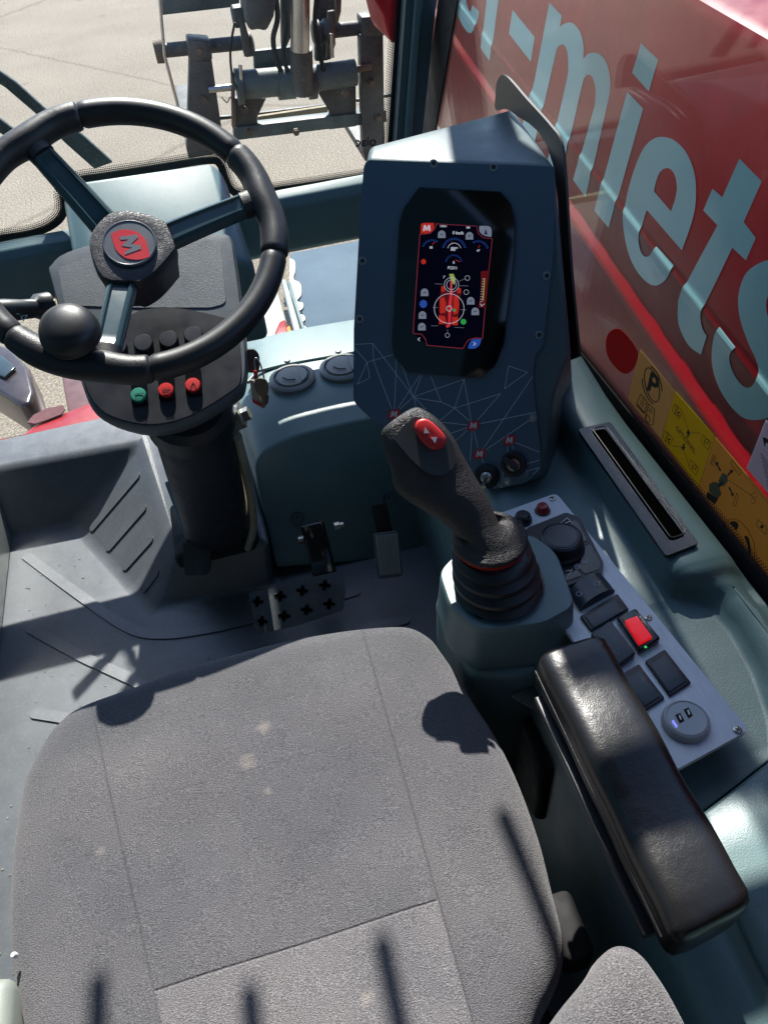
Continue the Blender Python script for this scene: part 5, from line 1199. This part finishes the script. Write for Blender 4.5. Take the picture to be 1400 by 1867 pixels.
letter('letter_m', [k5([(502, 8, 1), (553, 62, 1), (545, 108, 1), (562, 96), (585, 90), (605, 98), (628, 128), (642, 180), (641, 242, 1), (660, 221), (685, 215), (710, 222), (735, 252), (750, 305), (752, 370), (740, 430), (655, 810, 1), (603, 738, 1), (675, 480), (690, 420), (691, 360), (680, 318), (664, 305), (648, 318), (632, 370), (545, 750, 1), (493, 680, 1), (560, 385), (578, 300), (578, 230), (568, 190), (553, 181), (535, 195), (520, 250), (430, 650, 1), (376, 580, 1), (440, 330, 1)])])
letter('letter_i', [k5([(822, 375, 1), (888, 445, 1), (750, 935, 1), (690, 865, 1)])])
letter('dot_of_i', [k5([(880, 175, 1), (950, 243, 1), (912, 375, 1), (843, 298, 1)])])
letter('letter_e', [k5([(975, 562), (1020, 578), (1065, 625), (1097, 700), (1106, 790), (1095, 890), (1048, 1030, 1), (903, 862, 1), (883, 930), (875, 990), (884, 1035), (903, 1055), (925, 1045), (945, 1012, 1), (1015, 1090, 1), (1000, 1130), (972, 1162), (935, 1173), (892, 1145), (850, 1085), (823, 1005), (810, 910), (820, 810), (850, 700), (888, 612), (930, 570)]), k5([(932, 785, 1), (1003, 868, 1), (1022, 810), (1027, 760), (1015, 712), (990, 690), (962, 702), (945, 735)])])
letter('letter_t', [[(1349, 288, 1), (1390, 330, 1), (1357, 404, 1), (1379, 433, 1), (1361, 474, 1), (1336, 451, 1), (1303, 520), (1286, 555), (1281, 578), (1284, 598), (1292, 612, 1), (1281, 646, 1), (1259, 629), (1242, 596), (1239, 562), (1248, 525), (1309, 410, 1), (1283, 383, 1), (1300, 343, 1), (1318, 359, 1)]])
letter('letter_s', [[(1470, 520, 1), (1440, 475), (1410, 472), (1380, 482), (1358, 503), (1347, 540), (1350, 580), (1364, 622), (1381, 660), (1385, 683), (1378, 700), (1364, 706), (1348, 692), (1336, 668), (1334, 648), (1344, 632, 1), (1315, 595, 1), (1304, 618), (1301, 655), (1308, 690), (1323, 722), (1345, 750), (1368, 764), (1400, 762), (1428, 742), (1440, 700), (1436, 660), (1420, 620), (1402, 580), (1398, 550), (1408, 530), (1425, 532), (1440, 560, 1)]])
letter('letter_r', [[(892, -40, 1), (912, -20, 1), (894, 110, 1), (878, 86, 1)]])
letter('letter_e', [[(850, -10, 1), (833, 5), (838, 30), (848, 50), (860, 59), (869, 42), (874, 20, 1), (862, 8, 1), (857, 20), (851, 5)]])
# ================================================================== FORK CARRIAGE in front of the machine
fc = thing('fork_carriage', 'dark worn steel fork carriage with two forks, pins and a chrome ram', 'fork carriage', Y(545, 230, 4.5))
YC = 4.5
def yp(name, px, y, th, mat, bev=.006, parent=fc): return prism(name, [Y(a, b, y) for a, b in px], (0, th, 0), mat, parent, bev, 2)
def rod(name, a, b, y, rpx, mat, seg=20, ends=None):
    p, q = Y(*a, y), Y(*b, y); r = rpx * depth_of(p) / 1400; return tube(name, [p, q], r, mat, fc, seg)
TEALB = plastic('worn_teal_steel', (.075, .105, .105), .5, 160, .5, .002, .3, dust=.4)
yp('top_plate', [(294, -30), (440, -40), (436, 11), (296, 27)], YC + .12, .05, TEALB)
tube('guide_rod', [Y(288, -40, 4.42), Y(300, 100, 4.42), Y(325, 195, 4.42)], .008, STEEL, fc, 10)
rod('pin_bar', (290, 92), (455, 76), YC + .03, 12, RUSTY); lathe('bar_end', Y(293, 92, YC + .03), EX, [(.052, -.03), (.055, 0), (.05, .02)], RUSTB, fc, 20)
rod('pin_bar', (608, 55), (742, 40), YC + .03, 12, RUSTY)
yp('fork_clamp', [(341, 70), (384, 73), (388, 110), (345, 113)], YC - .06, .12, RUSTY, .012)
yp('fork_shank', [(345, 108), (386, 106), (402, 218), (408, 262), (340, 275)], YC - .05, .07, RUSTY, .008)
yp('fork_clamp', [(659, 30), (702, 26), (705, 64), (661, 68)], YC - .06, .12, RUSTY, .012)
yp('fork_shank', [(656, 62), (699, 60), (702, 275), (662, 280)], YC - .05, .07, RUSTY, .008)
def blade(a, b, w_):
    p, q = Y(*a, YC), Y(*b, YC); prism('fork_blade', [V((p.x, YC, p.z)), V((q.x, YC, p.z)), V((q.x - .02, YC + 1.2, p.z - .01)), V((p.x + .02, YC + 1.2, p.z - .01))], (0, 0, -.05), RUSTY, fc, .006, 2)
blade((340, 272), (408, 262), .1); blade((664, 278), (702, 272), .1)
# head block and discs
yp('head_block', [(446, -30), (508, -34), (500, 30), (486, 58), (470, 52), (458, 58), (448, 40)], YC - .2, .20, RUSTY, .02)
yp('link_plate', [(424, 14), (440, 12), (452, 60), (456, 96), (446, 104), (436, 40)], YC - .1, .03, RUSTY, .004)
lathe('link_disc', Y(434, 28, YC - .05), V((1, 0, 0)), [(.04, -.03), (.05, -.02), (.05, .02), (.03, .03)], RUSTY, fc, 22)
lathe('link_disc', Y(452, 80, YC - .02), V((1, 0, 0)), [(.04, -.03), (.055, -.02), (.055, .02), (.03, .03)], RUSTY, fc, 22)
yp('back_plate', [(462, 92), (535, 84), (530, 124), (464, 128)], YC + .02, .04, TEALB, .006)
yp('back_plate', [(575, -30), (625, -36), (610, 40), (600, 110), (575, 112)], YC + .06, .05, RUSTY, .01)
yp('link_plate', [(598, 20), (610, 18), (612, 80), (603, 108), (596, 108)], YC - .05, .03, RUSTB, .004)
lathe('link_disc', Y(586, 58, YC - .02), V((1, 0, .0)), [(.04, -.05), (.06, -.04), (.06, -.01), (.045, 0), (.06, .02), (.06, .04)], RUSTY, fc, 24)
yp('hose_guard', [(612, -30), (624, -32), (622, 20), (616, 44), (612, 44)], YC - .08, .03, RUSTB, .004)
yp('side_plate', [(512, -30), (530, -34), (534, 60), (520, 92), (514, 84)], YC - .04, .05, RUSTY, .008)
# ram
pr, qr_ = Y(547, -40, YC - .22), Y(547, 90, YC - .18)
tube('chrome_rod', [pr, qr_], .047, STEEL, fc, 28)
tube('ram_eye', [Y(549, 86, YC - .16), Y(551, 165, YC - .10)], [.056, .062], RUSTY, fc, 24)
rod('pivot_tube', (434, 155), (532, 146), YC - .06, 24, TEALB, 28); rod('tube_collar', (505, 152), (536, 149), YC - .06, 27, TEALB, 28); rod('tube_collar', (431, 158), (441, 157), YC - .06, 30, TEALB, 28)
rod('pivot_tube', (572, 142), (648, 131), YC - .06, 22, TEALB, 28); rod('tube_collar', (560, 150), (574, 148), YC - .06, 28, RUSTY, 28)
rod('lock_pin', (380, 163), (432, 157), YC - .06, 6, STEEL, 12); rod('lock_pin', (648, 126), (677, 120), YC - .06, 6, RUSTB, 12)
yp('lug', [(422, 136), (428, 134), (430, 232), (424, 234)], YC - .09, .05, RUSTB, .004)
yp('lug', [(428, 178), (486, 178), (469, 214), (472, 250), (428, 253)], YC + .0, .05, RUSTY, .006)
yp('lug', [(583, 154), (649, 150), (650, 230), (600, 236), (602, 205), (582, 172)], YC + .0, .05, RUSTY, .006)
yp('cross_bar', [(426, 232), (704, 200), (706, 222), (428, 256)], YC - .02, .08, TEALB, .006)
yp('rear_rail', [(470, 205), (592, 190), (592, 196), (470, 211)], YC + .20, .03, RUSTY, .003)
yp('wood_batten', [(470, 212), (598, 193), (598, 204), (470, 223)], YC + .14, .03, plastic('raw_wood', (.42, .34, .22), .8, 200), .003)
yp('rear_rail', [(395, 212), (426, 210), (426, 216), (395, 219)], YC + .2, .03, RUSTY, .003)
yp('rear_rail', [(650, 180), (715, 170), (715, 176), (650, 186)], YC + .2, .03, RUSTY, .003)
# cardboard lying on the ground beside the left fork
# ================================================================== WIPER ARMS outside the glass
wp = thing('wiper', 'dark green grey wiper arms lying across the lower left of the windscreen outside', 'wiper', Y(205, 300, 1.66))
yp('wiper_arm', [(-30, 108), (30, 150), (85, 200), (150, 245), (206, 296), (172, 308), (120, 262), (66, 208), (10, 160), (-30, 134)], 1.66, .012, TEALB, .003, wp)
yp('wiper_arm', [(-30, 196), (0, 216), (60, 262), (110, 310), (90, 316), (40, 270), (-30, 222)], 1.68, .012, TEALB, .003, wp)
# ================================================================== CHASSIS PARTS seen through the lower panes
fd = thing('front_mudguard', 'bright red mudguard with black mesh grille below the lower left pane', 'mudguard', Z(100, 780, -.25))
prism('guard_panel', [Z(-60, 800, -.1), Z(36, 788, -.1), (Z(60, 768, -.1)), Z(86, 756, -.1), Z(165, 728, -.1), Z(230, 712, -.1), Z(240, 850, -.1), Z(-60, 900, -.1)], (0, 0, -.12), RED, fd, .03, 4)
gx = [Z(x, y, -.0975) for x, y in ((50, 772), (62, 758), (86, 746), (116, 740), (119, 748), (112, 757), (84, 768), (66, 774))]
prism('mesh_grille', gx, (0, 0, .004), plastic('grille_black', (.12, .006, .012), .6, 350, .9, .004, .3), fd, 0)
wl = thing('work_lamp', 'dark smoked lamp housing beside the red mudguard, below the wheel rim', 'lamp', Z(25, 690, -.3))
prism('lamp_housing', [Z(x, y, -.2) for x, y in ((-40, 610), (20, 634), (52, 668), (63, 712), (56, 734), (38, 740), (14, 724), (-40, 690))], (0, 0, -.14), plastic('smoked_lens', (.055, .040, .040), .2, 0, var=.4), wl, .02, 4)
prism('lamp_reflector', [Z(x, y, -.195) for x, y in ((-40, 640), (6, 652), (30, 672), (10, 690), (-40, 668))], (0, 0, .008), plastic('lens_teal', (.04, .07, .085), .1, 0), wl, .003)
dk = thing('chassis_deck', 'chassis deck with steel blue plate, pale rail and amber lamp outside', 'chassis', Z(500, 600, -.4))
prism('deck_plate', [Z(100, 620, -.45), Z(200, 600, -.45), Z(300, 640, -.45), Z(300, 790, -.45), Z(130, 790, -.45)], (0, 0, -.05), plastic('deck_red_grey', (.17, .07, .065), .4, 0, var=.4), dk, .01)
def yplate(name, px, z, th, mat, bev=.004): return prism(name, [Z(a, b, z) for a, b in px], (0, 0, -th), mat, dk, bev, 2)
def paint_worn():
    m, t, b, o = nm('steel_blue_plate'); n = noise_n(t, 3, 5, .6); r = ramp(t, n.outputs[0], [(.3, (.075, .12, .165)), (.7, (.11, .165, .215))])
    t.links.new(r.outputs[0], b.inputs['Base Color']); b.inputs['Roughness'].default_value = .75; b.inputs['Specular IOR Level'].default_value = .2; return m
yplate('steel_plate', [(528, 461), (660, 436), (680, 600), (560, 616)], -.35, .03, paint_worn())
wv = smooth2([(528, 470, 1), (537, 476), (538, 494), (534, 508), (547, 516), (549, 536), (541, 548), (552, 552), (551, 562), (540, 570), (553, 574), (556, 582), (548, 590), (558, 596), (564, 612), (555, 614, 1), (528, 530, 1)], 4)
yplate('reflection_edge', [(p[0], p[1]) for p in wv], -.343, .004, flat('reflection_white', (.75, .75, .70), .6), 0)  # white reflections along the plate edge, put in as colour
rs = smooth2([(552, 600), (575, 597), (600, 592), (640, 584), (662, 580), (662, 588), (620, 594), (590, 600), (560, 606)], 4)
yplate('rust_line', [(p[0], p[1]) for p in rs], -.342, .004, plastic('rust', (.20, .11, .07), .9, 60, var=.5), 0)
yplate('rail', [(512, 508), (521, 506), (552, 612), (538, 616)], -.33, .05, plastic('pale_rail', (.42, .47, .45), .4, 0), .01)
yplate('rail', [(522, 512), (530, 510), (562, 614), (554, 616)], -.34, .05, TEAL, .01)
yplate('side_plate', [(430, 560), (505, 520), (530, 612), (430, 640)], -.40, .03, plastic('side_grey', (.30, .31, .28), .5, 0), .01)
yplate('red_cone', [(485, 640), (508, 585), (520, 580), (532, 625)], -.36, .06, RED, .01)
yplate('amber_lamp', [(522, 596), (528, 592), (536, 620), (528, 622)], -.31, .03, plastic('amber', (.85, .35, .02), .2, 0), .004)
yplate('bolt_head', [(598, 596), (604, 592), (612, 592), (616, 597), (610, 601), (602, 601)], -.325, .02, plastic('pale_bolt', (.5, .55, .62), .4, 0), .002)
yplate('yellow_plate', [(0, 556), (96, 533), (100, 548), (0, 572)], -.5, .03, plastic('olive_yellow', (.45, .45, .15), .5, 0), .002)
# unseen board and arm added above the view to shade the pedal floor
wm = thing('floor_shade_board', 'unseen black board on a tube arm, added to shade the floor by the pedals', 'shade board', (.48, 1.75, 1.1))
box('shade_board', (.28, 1.96, 1.18), (.37, .04, .33), BLK, wm, .02)
tube('shade_board_arm', [(.46, 1.64, 1.15), (.46, 1.9, 1.2), (.30, 1.99, 1.22)], .012, BLK, wm)
prism('head_lug', [Y(672, -60, 3.0), Y(682, 0, 3.0), Y(698, 28, 3.0), Y(706, 62, 3.0), Y(716, 80, 3.0), Y(748, 60, 3.0), Y(760, -60, 3.0)], (0, .25, 0), RED, bo_t, .01, 3)
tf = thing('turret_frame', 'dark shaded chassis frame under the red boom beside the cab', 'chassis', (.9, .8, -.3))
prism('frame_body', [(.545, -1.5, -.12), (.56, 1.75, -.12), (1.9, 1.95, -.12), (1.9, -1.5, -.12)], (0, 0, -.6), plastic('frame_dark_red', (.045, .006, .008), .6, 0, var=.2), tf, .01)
tube('hydraulic_hose', catmull([(.60, -.6, -.06), (.62, .2, -.05), (.60, .9, -.06), (.66, 1.6, -.04)], 6), .016, BLKM, tf)
tube('hydraulic_hose', catmull([(.66, -.6, -.06), (.67, .3, -.06), (.66, 1.0, -.07), (.72, 1.6, -.05)], 6), .014, BLKM, tf)
# finer linkage details on the carriage
def nut(px, py, y, r=.016, ax=V((0, -1, 0))): lathe('bolt', Y(px, py, y), ax, [(r * 1.25, -.01), (r * 1.25, .004), (r, .005), (r, .018), (0, .018)], RUSTB, fc, 6, 20)
for q in ((362, 92), (372, 180), (680, 48), (677, 150), (445, 200), (630, 170), (455, 240), (690, 215), (540, 240)): nut(*q, YC - .06)
for pts, r in ((((500, -30), (506, 30), (498, 70), (505, 112), (520, 140)), .013), (((518, -30), (522, 40), (516, 92), (524, 130)), .011), (((580, -30), (574, 40), (582, 90), (590, 130)), .012), (((428, 40), (420, 90), (424, 140), (438, 170)), .006)):
    tube('hose', catmull([Y(a, b, YC - .16 + .02 * i) for i, (a, b) in enumerate(pts)], 6), r, BLKM, fc, 10)
tube('retaining_wire', catmull([Y(404, 176, YC - .1), Y(414, 186, YC - .1), Y(420, 176, YC - .1), Y(426, 190, YC - .1)], 5), .003, RUSTB, fc, 6)
for a, b in (((438, 118), (440, 150)), ((604, 60), (606, 104))): tube('link_pin', [Y(*a, YC - .12), Y(*b, YC - .12)], .010, STEEL, fc, 10)
